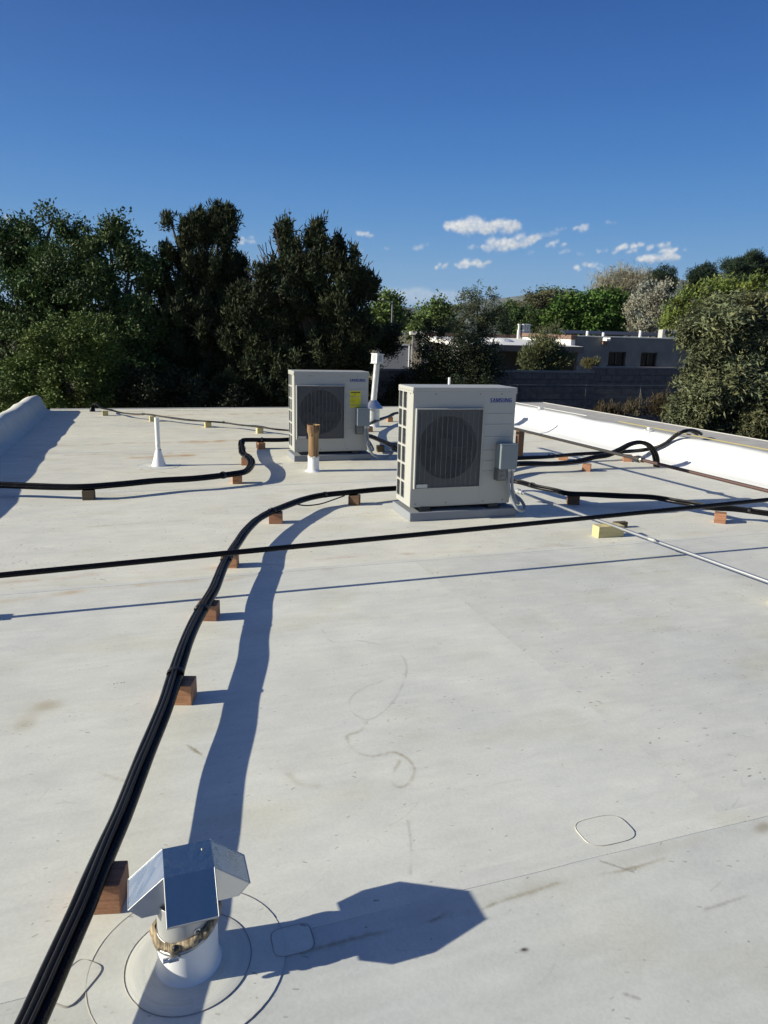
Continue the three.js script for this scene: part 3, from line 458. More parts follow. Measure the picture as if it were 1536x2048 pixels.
// ---------------------------------------------------------------- lines, pipes and conduit
function bundle(name, label, centre, lines, opts = {}) {
  const t = thing(name, label, opts.category || 'pipe bundle', V(0, 0, 0), 0, opts.group);
  const c = curve(centre), n = opts.n || 140, L = c.getLength(), fr = [];
  for (let i = 0; i <= n; i++) { const u = i / n, p = c.getPointAt(u), tg = c.getTangentAt(u), s = V(-tg.z, 0, tg.x).normalize(); if (s.lengthSq() < .1) s.copy(fr.length ? fr[fr.length - 1].s : V(1, 0, 0)); fr.push({ p, tg, s, up: s.clone().cross(tg).normalize() }); }
  lines.forEach(([a, b, r, m, wobble = .004, nm = 'insulated_line'], li) => {
    const pts = fr.map((f, i) => { const d = i / n * L, w = wobble; return f.p.clone().addScaledVector(f.s, a + w * 2.4 * (n2(d * 2.1, li * 5, 21) - .5) + w * (n2(d * 6.1, li * 9, 24) - .5)).addScaledVector(f.up, b + w * 1.6 * (n2(d * 2.7, li * 5, 22) - .5)); });
    part(nm, tube(pts, r, n, 12), m, t);
  });
  for (const [u, w, h] of opts.ties || []) {
    const i = Math.round(u * n), f = fr[i]; const g = new THREE.TorusGeometry(1, .05, 6, 28); g.scale(w, h, .3);
    const mt = new THREE.Matrix4().makeBasis(f.s, f.up, f.tg.clone().negate()); g.scale(1, 1, 1).applyMatrix4(mt).translate(f.p.x + f.up.x * .007, f.p.y + f.up.y * .007, f.p.z + f.up.z * .007); part('cable_tie', g, M.tie, t);
  }
  return t;
}
{
  const path = [[61, 2048, 0.0960], [104, 1952, 0.0990], [160, 1827, 0.1050], [185, 1765, 0.1050], [212, 1702, 0.1010], [239, 1640, 0.1000], [287, 1518, 0.0970], [329, 1417, 0.1020], [345, 1370, 0.1040], [356, 1335, 0.1080], [374, 1281, 0.1140], [388, 1248, 0.1100], [408, 1212, 0.1050], [427, 1180, 0.0950], [446, 1133, 0.1020], [458, 1112, 0.1040], [476, 1084, 0.0960], [494, 1059, 0.1000], [523, 1034, 0.1040], [579, 1010, 0.0940], [611, 999, 0.0880], [643, 992, 0.0960], [692, 986.5, 0.1050], [747, 981, 0.1020], [790, 978, 0.0960]].map((p) => G(...p));
  const s0 = path[0].clone().add(path[0].clone().sub(path[1]).multiplyScalar(7)); s0.y = .115; path.unshift(s0);
  const behind = [V(.45, .1, -6.78), V(.9, .1, -7.0)];
  const e1 = [[1026, 963, .105], [1076, 975, .108], [1111, 982, .109], [1135, 988, .11], [1182, 990, .108], [1242, 993, .106], [1307, 996, .106], [1355, 1004, .107], [1386, 1009, .108], [1423, 1016, .11], [1471, 1019, .109], [1536, 1028, .106]].map((p) => G(...p));
  const e = e1[e1.length - 1].clone().add(e1[e1.length - 1].clone().sub(e1[e1.length - 2]).multiplyScalar(4)); e.y = .105;
  bundle('line_set', 'long curving bundle of black insulated lines starting beside the vent hood', [...path, ...behind, ...e1, e], [[-.0165, 0, .0168, M.rubber, .002], [.0168, 0, .0168, M.rubber, .002], [.001, .0185, .0128, M.rubber2, .003], [.01, .0285, .0036, M.tie, .002, 'control_wire']],
    { n: 420, ties: [.2, .262, .335, .45, .52, .72, .9].map((u) => [u, .035, .0265]) });
  const loop = [[590, 1008, .09], [612, 1011, .05], [640, 1008, .04], [668, 999, .05], [690, 991, .085]].map((p) => G(...p));
  single('hanging_wire', tube(loop, .006, 30, 8), M.rubber2, 'thin black wire drooping below the curving line bundle near its wood block', 'cable');
}
{
  const path = [[-260, 968, .11], [-80, 970, .108], [0, 971, .108], [52, 973, .106], [110, 975, .106], [169, 975, .109], [240, 970, .105], [312, 963, .104], [391, 958, .105], [465, 949, .11], [487, 945, .112], [501, 933, .112], [502, 922, .112], [495, 914, .112], [486, 907, .11], [484, 897, .108], [483, 887, .108], [487, 881.5, .109], [499, 881, .109], [528, 881, .109], [557, 881, .108], [590, 880, .106]].map((p) => G(...p));
  path.push(loc(P2, .1, .14, -.5));
  bundle('line_set', 'bundle of black insulated lines from the shaded parapet that bends beside the white pipe', path, [[-.022, .002, .0215, M.rubber, .003], [.021, .002, .0215, M.rubber, .003], [.002, .024, .013, M.rubber2, .002]], { n: 220, ties: [[.45, .046, .036], [.62, .046, .036], [.72, .046, .036], [.85, .046, .036]] });
}
{
  const path = [[185, 823, .0], [185.5, 812, .09], [189, 807, .15], [196, 810, .14], [205, 817, .105], [220, 819.5, .105], [244, 825.5, .09], [268, 828, .09], [298, 829.4, .105], [328, 834, .095], [376, 840, .085], [417.5, 843, .102], [450, 846, .09], [480, 850, .086], [519, 853.5, .103], [549, 858.5, .09], [585, 862, .09]].map((p) => G(...p));
  path.push(loc(P2, .12, .2, -.45));
  bundle('line_pair', 'thin twin dark lines on yellow blocks along the far edge of the roof', path, [[-.016, .0, .0125, M.rubber2, .005], [.016, .003, .0125, M.rubber2, .007]], { n: 150, category: 'pipe pair', ties: [[.3, .034, .018], [.55, .034, .018], [.8, .034, .018]] });
  const p = G(185, 823); single('pipe_boot', lathe([[.0, .1], [.03, .1], [.045, .06], [.055, 0]], 20).translate(p.x, 0, p.z), M.rubber, 'small black boot where the twin lines enter the far corner of the roof', 'pipe boot');
}
{ // arching lines and the lines that climb over the parapet
  const A = G(1156, 922, .11), B = G(1313, 934, 0);
  const path = [V(.9, .12, -7.4), G(1027, 929, .11), G(1068, 927, .11), G(1111, 926, .11), A, ...[[1186, 916], [1215, 911], [1240, 900], [1260, 889], [1278, 885], [1294, 889], [1305, 900], [1311, 914], [1313, 928]].map(([x, y]) => VPL(x, y, A, B))];
  const end = B.clone(); end.y = -.02; path.push(end);
  bundle('line_set', 'pair of black insulated lines arching up and diving into the roof near the sunlit parapet', path, [[-.028, -.002, .025, M.rubber, .009], [.028, .004, .025, M.rubber, .009]], { n: 150, ties: [[.3, .06, .036]] });
  const q = [V(.95, .12, -7.9), ...[[1027, 918, .1], [1088, 914, .108], [1147, 909, .1], [1195, 907, .1], [1259, 903, .1], [1288, 900, .1], [1311, 895.5, .14], [1332, 886, .22], [1352, 871, .335], [1365, 864, .39], [1379, 861, .4], [1390, 864, .37], [1398, 868.5, .32]].map((p) => G(...p))];
  bundle('line_set', 'pair of black insulated lines climbing over the sunlit parapet', q, [[-.022, 0, .021, M.rubber, .006], [.022, .004, .021, M.rubber, .006]], { n: 150, ties: [[.35, .05, .03]] });
}
{ // long straight black pipe raised on stands outside the picture
  const a = V(-1.37, .24, -3.818), d = V(2.149, .339, -5.079).sub(a).normalize(), p0 = a.clone().addScaledVector(d, -1.75), p1 = a.clone().addScaledVector(d, 7.6), mid = p0.clone().lerp(p1, .5); 
  const t = thing('black_pipe', 'long straight black insulated pipe raised above the roof and crossing every bundle', 'pipe');
  part('insulation', tube([p0, p0.clone().lerp(p1, .25).add(V(0, -.004, 0)), mid.clone().add(V(0, -.008, 0)), p0.clone().lerp(p1, .75).add(V(0, -.004, 0)), p1], .0165, 80, 14), M.rubber, t);
  for (const k of [.06, .93]) { const q = p0.clone().lerp(p1, k); const s = thing('pipe_stand', k < .5 ? 'short wood stand under the straight black pipe by the shaded parapet' : 'short wood stand under the straight black pipe by the sunlit parapet', 'stand', V(q.x, 0, q.z), YAW); part('post', rbox(0, (q.y - .018) / 2, 0, .09, q.y - .016, .09, .004, 1), woods.dark[1], s); part('foot', rbox(0, .019, .08, .2, .038, .09, .004, 1), woods.dark[0], s); }
}
{ // iron gas pipe
  const a = V(1.766, .4, -8.724), b = V(2.636, .377, -6.943), d = b.clone().sub(a).normalize(), t = thing('gas_pipe', 'long rusty iron gas pipe on the tall wood post along the sunlit parapet', 'gas pipe');
  const P0 = a.clone().addScaledVector(d, -3.2), U = VPL(1278, 918.6, a, b), P3 = b.clone().addScaledVector(d, 5.2);
  const Pa = VPL(1033, 858, a, b), Pe = VPL(1536, 982, a, b), dir = Pe.clone().sub(Pa).normalize(), Us = Pa.clone().addScaledVector(dir, U.clone().sub(Pa).dot(dir)), s = Pa.clone().addScaledVector(dir, -1.2), e = Pa.clone().addScaledVector(dir, 8);
  part('painted_run', rod(s, Us.clone().addScaledVector(dir, -.06), .0165, .0165, 14), M.ironDark, t, 'dark painted length of pipe');
  part('rusty_run', rod(Us.clone().addScaledVector(dir, .05), e, .0165, .0165, 14), M.iron, t, 'red-brown rusty length of pipe');
  part('union', [rod(Us.clone().addScaledVector(dir, -.06), Us.clone().addScaledVector(dir, .06), .024, .024, 14), rod(Us.clone().addScaledVector(dir, -.028), Us.clone().addScaledVector(dir, .012), .036, .036, 8), rod(Us.clone().addScaledVector(dir, .012), Us.clone().addScaledVector(dir, .03), .031, .028, 14)], M.ironDark, t);
  part('bright_ring', rod(Us.clone().addScaledVector(dir, .03), Us.clone().addScaledVector(dir, .042), .029, .026, 14), M.brass, t);
  const st = e.clone().addScaledVector(dir, -.6); const sp = thing('pipe_stand', 'wood stand under the rusty gas pipe beyond the picture edge', 'stand', V(st.x, 0, st.z), YAW); part('post', rbox(0, (st.y - .017) / 2, 0, .09, st.y - .017, .09, .004, 1), woods.dark[0], sp);
}
{ // silver conduit
  const pts = [G(1043, 985, .108), G(1536, 1163, .108)], d = pts[1].clone().sub(pts[0]).normalize(), e = pts[1].clone().addScaledVector(d, 2.2), t = thing('silver_conduit', 'thin straight silver steel conduit lying on pale yellow blocks', 'conduit');
  part('tube', rod(pts[0], e, .0115, .0115, 14), M.emt, t);
  const c = G(1309, 1079, .108), c2 = pts[0].clone().addScaledVector(d, c.clone().sub(pts[0]).dot(d));
  part('coupling', rod(c2.clone().addScaledVector(d, -.03), c2.clone().addScaledVector(d, .03), .0145, .0145, 14), M.galvDull, t);
  const c3 = pts[0].clone().addScaledVector(d, .5); part('coupling', rod(c3.clone().addScaledVector(d, -.03), c3.clone().addScaledVector(d, .03), .0145, .0145, 14), M.galvDull, t);
  part('end_fitting', [rod(pts[0].clone().addScaledVector(d, -.06), pts[0].clone().addScaledVector(d, .02), .019, .019, 12), rod(pts[0].clone().addScaledVector(d, -.075), pts[0].clone().addScaledVector(d, -.03), .026, .026, 6)], M.galvDull, t);
}
{ // lines behind the stickered unit
  const p = [loc(P2, .7, .25, -.42), G(730, 851, .12), G(745, 845, .11), G(762, 838, .11), G(780, 832, .11), G(795, 826, .1), V(.55, .1, -14.0)];
  bundle('line_set', 'dark lines leading away behind the heat pumps past the foot of the flue', p, [[-.02, 0, .02, M.rubber], [.02, 0, .02, M.rubber]], { n: 80 });
  const q = [loc(P2, .8, .3, -.42), G(735, 871, .12), G(750, 876, .115), G(767, 883, .115), G(782, 889, .11), G(797, 895, .1), V(.6, .1, -8.8), V(.95, .1, -8.2)];
  bundle('line_set', 'thick dark lines crossing from the stickered heat pump to behind the other one', q, [[-.024, 0, .023, M.rubber], [.022, 0, .023, M.rubber]], { n: 80 });
  const b = G(789, 901); const t = thing('junction_box', 'small grey junction box on the roof between the two heat pumps', 'junction box', V(b.x, 0, b.z), YAW); part('box', rbox(0, .06, 0, .1, .12, .08, .006), M.boxGrey, t); part('lid', rbox(0, .06, .043, .09, .11, .006, .003), M.boxDark, t);
}

// ---------------------------------------------------------------- vents and pipe stubs
{ // metal vent hood in front
  const c = V(-.452, 0, -1.425), t = thing('vent_hood', 'galvanised steel vent hood with four sloping wings on a white boot', 'vent', V(c.x, roofAt(c), c.z), YAW + .03);
  const I = (p) => { const q = p.clone().sub(c); const a = YAW + .03; return V(q.x * Math.cos(a) - q.z * Math.sin(a), p.y, q.x * Math.sin(a) + q.z * Math.cos(a)); };
  part('boot', lathe([[.086, .001], [.079, .003], [.0745, .008], [.0725, .016], [.072, .04], [.0718, .115], [.07, .115]], 48), M.boot, t);
  part('flange', lathe([[.0, .003], [.118, .003], [.15, .0025], [.1505, -.002]], 64), patchTexM, t);
  part('flange_edge', lathe([[.1495, .0028], [.151, .004], [.1525, -.001]], 64), edgeM, t);
  part('collar', lathe([[.0685, .09], [.069, .13], [.069, .2], [.067, .2]], 40), M.galvDull, t);
  part('screw', new THREE.SphereGeometry(.0052, 10, 8).translate(.02, .142, .0675), M.screw, t); part('washer', new THREE.CylinderGeometry(.009, .009, .002, 14).rotateX(Math.PI / 2).rotateY(.3).translate(.02, .142, .067), M.galv, t);
  // tilted clamp with crumpled sealant
  const band = [], seal = []; seed(77);
  const pos = [], idx = [], n = 72; const tiltY = (a) => .119 + .026 * Math.cos(a) - .012 * Math.sin(a);
  const ring = (r, y0, y1, rough) => { const p = [], q = []; for (let i = 0; i <= n; i++) { const a = i / n * Math.PI * 2, R = r + rough * (n2(Math.cos(a) * 6 + 9, Math.sin(a) * 6 + 9, 3) * 1.4 + .5 * hash(i % n, 2, 3)), yb = tiltY(a); for (const [dr, dy] of [[-.004 - rough * .4, y0], [0, y0 + .001], [rough * .25, (y0 + y1) / 2], [-rough * .2, y1 - .001], [-.006 - rough * .5, y1]]) p.push(Math.cos(a) * (R + dr), yb + dy, Math.sin(a) * (R + dr)); } for (let i = 0; i < n; i++) for (let k = 0; k < 4; k++) { const a = i * 5 + k, b = a + 5; q.push(a, a + 1, b, b, a + 1, b + 1); } const g = new THREE.BufferGeometry(); g.setAttribute('position', new THREE.Float32BufferAttribute(p, 3)); g.setIndex(q); g.computeVertexNormals(); planarUV(g, (x, y, z) => [x * 10, y * 10]); return g; };
  const sealT = byteTex(128, 128, (x, y) => { const f = fbm(x / 14, y / 9, 4, 3), s = n2(x / 3, y / 16, 9); const l = 120 + (f - .5) * 150 + (s - .5) * 70; return [l * 1.12, l, l * .8]; });
  part('sealant', ring(.0712, .003, .024, .009), new THREE.MeshStandardMaterial({ map: sealT, roughness: .9, side: THREE.DoubleSide }), t, 'crumpled tan sealant under the clamp');
  part('clamp_band', ring(.0775, -.006, .004, .0012), new THREE.MeshStandardMaterial({ color: lin(.4, .41, .4), metalness: .8, roughness: .35, side: THREE.DoubleSide }), t);
  { const a = 2.0, x = Math.cos(a) * .086, z = Math.sin(a) * .086; part('clamp_screw', [rbox(x, tiltY(a) - .002, z, .024, .012, .012, .002), new THREE.CylinderGeometry(.006, .006, .012, 8).rotateZ(Math.PI / 2).translate(x - .018, tiltY(a) - .002, z), new THREE.CylinderGeometry(.003, .003, .03, 8).rotateZ(Math.PI / 2).translate(x, tiltY(a) - .002, z)], M.galv, t); part('bolt', new THREE.SphereGeometry(.0075, 10, 8).translate(x + .004, tiltY(a) + .022, z - .004), M.tie, t); }
  // cap: flat top, four wings sloping out, the side wings closed by end plates
  const th = .0012, h = .278, tw = .057, td = .05;
  const quad = (a, b, cc, d) => { const nrm = b.clone().sub(a).cross(d.clone().sub(a)).normalize().multiplyScalar(-th), q = [a, b, cc, d], r = q.map((p) => p.clone().add(nrm)); const v = [], f = (i, j, k, l) => v.push(...i.toArray(), ...j.toArray(), ...k.toArray(), ...i.toArray(), ...k.toArray(), ...l.toArray()); f(...q); f(r[3], r[2], r[1], r[0]); for (let i = 0; i < 4; i++) { const j = (i + 1) % 4; f(q[j], q[i], r[i], r[j]); } const g = new THREE.BufferGeometry(); g.setAttribute('position', new THREE.Float32BufferAttribute(v, 3)); g.computeVertexNormals(); planarUV(g, (x, y, z) => [x * 6 + z * 2, y * 6 + z * 5]); return g; };
  const FL = I(G(326.5, 1751, h)), FR = I(G(428, 1738, h)), BR = I(G(423.4, 1681, h)), BL = I(G(325, 1693, h));
  const cx = (FL.x + FR.x + BR.x + BL.x) / 4, cz = (FL.z + FR.z + BR.z + BL.z) / 4; 
  const tl = V(cx - tw, h, cz - td), tr = V(cx + tw, h, cz - td), bl = V(cx - tw, h, cz + td), brr = V(cx + tw, h, cz + td);
  const topM = M.mirror.clone(); topM.roughness = .55;
  const cap = part('cap_top', quad(bl, brr, tr, tl), topM, t, 'flat top plate mirroring the sky');
  part('screw_head', new THREE.SphereGeometry(.0028, 8, 6).translate(cx + .035, h + .001, cz - .02), M.brass, cap);
  const fo = .075, fy = .207;
  for (const f of [1, -1]) {
    const zi = cz + f * td, zo = cz + f * (td + fo), lo = V(cx - f * tw, fy, zo), ro = V(cx + f * tw, fy, zo), ri = V(cx + f * tw, h, zi), li = V(cx - f * tw, h, zi);
    const w = part('wing', quad(lo, ro, ri, li), M.mirror, t, f > 0 ? 'front wing mirroring the dark sky' : undefined);
    part('hem', [rod(lo, li, .0016, .0016, 6), rod(ro, ri, .0016, .0016, 6), rod(lo, ro, .0013, .0013, 6)], M.galvDull, w);
    part('wing_lip', quad(V(cx - f * tw, fy - .03, zo - f * .028), V(cx + f * tw, fy - .03, zo - f * .028), ro, lo), M.galvDull, w);
    for (const sx of [-1, 1]) { const sh = new THREE.Shape([[zi, h - .001], [zo, fy], [zo - f * .028, fy - .03], [zi, fy - .03]].map(([x, y]) => new THREE.Vector2(-x, y))); part('end_plate', extr(sh, .001).rotateY(Math.PI / 2).translate(cx + sx * (tw - .001), 0, 0), M.galvDull, w); }
  }
  const so = .082, sy = .212, ld = .018;
  for (const s of [-1, 1]) {
    const ox = cx + s * (tw + so), ix = cx + s * tw;
    const a = V(ix, h, cz - td), b = V(ix, h, cz + td), o1 = V(ox, sy, cz + td), o2 = V(ox, sy, cz - td), l1 = V(ox - s * .028, sy - .03, cz + td), l2 = V(ox - s * .028, sy - .03, cz - td), i1 = V(ix, sy - .03, cz + td), i2 = V(ix, sy - .03, cz - td);
    const wing = part('wing', s < 0 ? quad(o2, o1, b, a) : quad(o1, o2, a, b), M.galv, t);
    part('hem', [rod(o1, b, .0016, .0016, 6), rod(o1, o2, .0013, .0013, 6), rod(o2, a, .0014, .0014, 6)], M.galvDull, wing);
    part('wing_lip', s < 0 ? quad(l2, l1, o1, o2) : quad(l1, l2, o2, o1), M.galv, wing);
    const plate = (p, q, r, u, f) => f ? [quad(q, r, p, p.clone().lerp(q, .5)), quad(u, r, q, q.clone().lerp(u, .5))] : 0;
    for (const z of [td - .0015, -td + .0015]) { const sh = new THREE.Shape([[ix, h - .001], [ox, sy], [ox - s * .028, sy - .03], [ix, sy - .03]].map(([x, y]) => new THREE.Vector2(x, y))); part('end_plate', extr(sh, .001).translate(0, 0, cz + z), M.galv, wing); }
  }
  part('inner_box', [box(cx, .21, cz, .1, .09, .09)], M.galvDull, t);
}
patchThing('membrane_disc', 'large round membrane disc welded round the foot of the metal vent hood', (a) => [-.452 + Math.cos(a) * .235, -1.425 + Math.sin(a) * .235], .0014);
{ // white plastic vent pipe
  const p = G(318, 931), t = thing('white_pipe', 'slim white plastic vent pipe with a cone boot near the twin lines', 'vent pipe', V(p.x, roofAt(p), p.z));
  part('pipe', lathe([[.0, .56], [.021, .56], [.0265, .56], [.0265, .15], [.0265, .1]], 24), M.pvc, t);
  part('boot', lathe([[.028, .185], [.034, .18], [.04, .15], [.075, .02], [.082, .004], [.082, -.002]], 32), M.boot, t);
  part('clamp', new THREE.TorusGeometry(.03, .005, 8, 24).rotateX(Math.PI / 2 + .35).translate(0, .187, 0), M.brass, t);
  part('scuff', new THREE.TorusGeometry(.0268, .0035, 6, 12, 1.4).rotateX(Math.PI / 2 - .9).rotateY(-1.2).translate(0, .23, 0), mat(lin(.12, .1, .08), .8), t);
  patchThing('membrane_disc', 'round membrane disc under the slim white vent pipe', (a) => [p.x + Math.cos(a) * .24, p.z + Math.sin(a) * .24], .0014);
}
{ // rusty cast-iron stub
  const p = G(627, 942), t = thing('iron_stub', 'tan rusty iron vent pipe with a flared rim in front of a heat pump', 'vent pipe', V(p.x, roofAt(p), p.z));
  const rt = byteTex(256, 256, (x, y) => { const f = fbm(x / 30, y / 60, 6, 4), s = n2(x / 4, y / 60, 2), d = sstep(.6, .72, fbm(x / 9, y / 40, 16, 3)); const l = 1 - .5 * d; return [(150 + (f - .5) * 90 + (s - .5) * 40) * l, (122 + (f - .5) * 90 + (s - .5) * 36) * l, (84 + (f - .5) * 70) * l]; });
  const rm = new THREE.MeshStandardMaterial({ map: rt, roughness: .9, side: THREE.DoubleSide });
  part('pipe', lathe([[.058, .1], [.058, .4], [.06, .43], [.072, .45], [.073, .525], [.076, .533], [.066, .533], [.062, .47], [.05, .4], [.05, .2]], 32), rm, t);
  part('boot', lathe([[.062, .17], [.064, .16], [.064, .03], [.07, .01], [.1, .002], [.1, -.003]], 32), M.boot, t);
  seed(31); const cr = []; for (let i = 0; i < 26; i++) { const a = i / 26 * Math.PI * 2; cr.push(new THREE.IcosahedronGeometry(rr(.006, .013), 0).translate(Math.cos(a) * .06, .168 + rr(-.008, .012), Math.sin(a) * .06)); }
  part('crust', cr, mat(lin(.6, .56, .48), .9), t, 'flaking pale sealant crust');
}
{ // flue with square cap
  const p = G(746, 853), lean = .07, t = thing('flue_pipe', 'leaning galvanised flue pipe with a square cap behind the stickered heat pump', 'flue', V(p.x, 0, p.z));
  part('boot', lathe([[.0, .12], [.105, .12], [.11, .1], [.115, .0], [.2, -.002]], 32), M.boot, t);
  part('base_collar', lathe([[.112, .1], [.108, .3], [.1, .32]], 32), M.galvDull, t);
  part('storm_collar', lathe([[.055, .46], [.06, .455], [.17, .33], [.172, .315], [.165, .315]], 10), M.galv, t, 'faceted cone collar mirroring the sky');
  part('pipe', new THREE.CylinderGeometry(.052, .052, .66, 24).translate(0, .33, 0).rotateZ(-lean).translate(0, .44, 0), M.galvDull, t);
  const tx = Math.sin(lean) * .64, ty = .44 + Math.cos(lean) * .64, cap = new THREE.Group(); cap.name = 'cap'; cap.position.set(tx, ty, 0); cap.rotation.set(0, .75, -lean); t.add(cap);
  part('cap_box', rbox(0, .085, 0, .15, .155, .15, .006), M.galvDull, cap); part('cap_lid', rbox(0, .167, 0, .17, .012, .17, .004), M.galvDull, cap); part('cap_rim', rbox(0, .004, 0, .165, .012, .165, .004), M.galvDull, cap);
  for (const [x, z, ry] of [[0, .0765, 0], [.0765, 0, Math.PI / 2], [-.0765, 0, Math.PI / 2], [0, -.0765, 0]]) part('vent_opening', box(0, 0, 0, .07, .11, .004).rotateY(ry).translate(x, .09, z), mat(lin(.3, .31, .32), .5, { metalness: .5 }), cap);
}
{ const q = AT(899, 755, 11.6), t = thing('white_pipe', 'short white vent pipe whose tip shows above the heat pump without a sticker', 'vent pipe', V(q.x, 0, q.z)); part('pipe', lathe([[0, q.y], [.019, q.y], [.0205, q.y], [.0205, .1]], 18), M.pvc, t); part('boot', lathe([[.024, .16], [.08, .01], [.085, 0]], 20), M.boot, t); }

// ---------------------------------------------------------------- ground and far hills
const groundY = (x, z) => { const r = Math.hypot(x, z + 4); const a = -3.2 + 1.9 * sstep(13, 24, r) * sstep(-6, 9, x + 2) + .9 * sstep(24, 60, r) + .012 * clamp(r - 60, 0, 600); return a + (r > 14 ? .25 * (n2(x * .15, z * .15, 2) - .5) : 0); };
{
  const pos = [], idx = [], nr = 70, na = 96; for (let i = 0; i <= nr; i++) { const r = 4700 * (i / nr) ** 3.2; for (let j = 0; j <= na; j++) { const a = j / na * Math.PI * 2, x = Math.cos(a) * r, z = Math.sin(a) * r - 4; pos.push(x, groundY(x, z), z); } }
  for (let i = 0; i < nr; i++) for (let j = 0; j < na; j++) { const a = i * (na + 1) + j, b = a + na + 1; idx.push(a, a + 1, b, b, a + 1, b + 1); }
  const g = new THREE.BufferGeometry(); g.setAttribute('position', new THREE.Float32BufferAttribute(pos, 3)); g.setIndex(idx); g.computeVertexNormals(); planarUV(g, (x, y, z) => [x / 6, z / 6]);
  const gt = byteTex(512, 512, (x, y) => { const b = fbm(x / 70, y / 70, 3, 4), s = fbm(x / 8, y / 8, 9, 3), f = hash(x, y, 2) - .5; const k = sstep(.42, .6, b); const l = (s - .5) * 60 + f * 24; return [112 + l - k * 34, 98 + l - k * 14, 74 + l - k * 36]; });
  struct('ground', g, mat(0xffffff, 1, { map: gt }));
  const ridge = [[300, 640], [560, 640], [700, 638], [760, 630], [795, 617], [820, 615], [845, 621], [880, 622], [912, 608], [960, 600], [1010, 596], [1058, 587], [1100, 589], [1160, 592], [1240, 580], [1300, 570], [1359, 557], [1375, 560], [1392, 552], [1440, 545], [1536, 535], [1700, 528], [1900, 540]];
  const hp = [], hi = [], ne = 260, rows = [[.5, .05], [.62, .3], [.75, .52], [.88, .8], [1, 1], [1.06, .7], [1.12, .2]];
  for (let i = 0; i <= ne; i++) { const px = 300 + 1600 * i / ne; let k = 1; while (k < ridge.length - 1 && ridge[k][0] < px) k++; const [xa, ya] = ridge[k - 1], [xb, yb] = ridge[k], py = ya + (yb - ya) * (px - xa) / (xb - xa) + (fbm(px / 26, 1, 8, 3) - .5) * 5, top = AT(px, py, 4200);
    rows.forEach(([f, h]) => { const nz = (fbm(px / 30, f * 9, 12, 4) - .5) * 60 * (h < 1 ? 1 : .1); hp.push(top.x * f, Math.max(-40, top.y * h * 1.0 + nz * h), -4200 * f); }); }
  const R = rows.length; for (let i = 0; i < ne; i++) for (let k = 0; k < R - 1; k++) { const a = i * R + k, b = a + R; hi.push(a, b, a + 1, b, b + 1, a + 1); }
  const h = new THREE.BufferGeometry(); h.setAttribute('position', new THREE.Float32BufferAttribute(hp, 3)); h.setIndex(hi); h.computeVertexNormals(); planarUV(h, (x, y, z) => [x / 900, (y * 4 + z * .3) / 900]);
  const ht = byteTex(512, 512, (x, y) => { const b = fbm(x / 30, y / 30, 6, 5), s = hash(x, y, 1) - .5; const k = sstep(.4, .62, b); return [92 - k * 34 + s * 26, 96 - k * 26 + s * 24, 84 - k * 32 + s * 20]; });
  struct('hills', h, mat(0xffffff, 1, { map: ht, side: THREE.DoubleSide }));
}

// ---------------------------------------------------------------- trees
const barkM = mat(lin(.09, .07, .055), .95), barkPale = mat(lin(.26, .24, .2), .95);
function limbs(list) { // list of [a, b, r1, r2]
  return merge(list.map(([a, b, r1, r2]) => rod(a, b, r1, r2, r1 > .04 ? 8 : 5)));
}
function leafClump(n, rc, len, wid, kind) {
  const v = [], push = (...q) => q.forEach((p) => v.push(p.x, p.y, p.z));
  for (let i = 0; i < n; i++) {
    const c = V(gauss(), gauss(), gauss()).multiplyScalar(rc * .75), d = V(gauss(), gauss() * .8 + (kind === 'spray' ? .75 : -.1), gauss()).normalize(); if (kind === 'spray') d.addScaledVector(c.clone().normalize(), .6).normalize();
    const s = V(gauss(), gauss(), gauss()).cross(d).normalize(), nn = d.clone().cross(s), l = len * rr(.65, 1.25), w = wid * rr(.7, 1.2);
    const a = c.clone(), m1 = c.clone().addScaledVector(d, l * .45).addScaledVector(s, w / 2).addScaledVector(nn, w * .18), m2 = c.clone().addScaledVector(d, l * .45).addScaledVector(s, -w / 2).addScaledVector(nn, w * .18), e = c.clone().addScaledVector(d, l).addScaledVector(nn, -l * .08), mid = c.clone().addScaledVector(d, l * .5);
    if (wid > .03) push(a, m1, mid, mid, m1, e, a, mid, m2, mid, e, m2); else push(a, m1, e, a, e, m2);
  }
  const g = new THREE.BufferGeometry(); g.setAttribute('position', new THREE.Float32BufferAttribute(v, 3)); g.computeVertexNormals(); planarUV(g, (x, y) => [x, y]); return g;
}
const leafM = (tr, rough = .6) => new THREE.MeshPhysicalMaterial({ color: 0xffffff, roughness: rough, transmission: tr, thickness: 0, specularIntensity: .35, side: THREE.DoubleSide });
const leafSoft = leafM(.22, .55), leafHard = leafM(0, .7);
let treeSeed = 100;
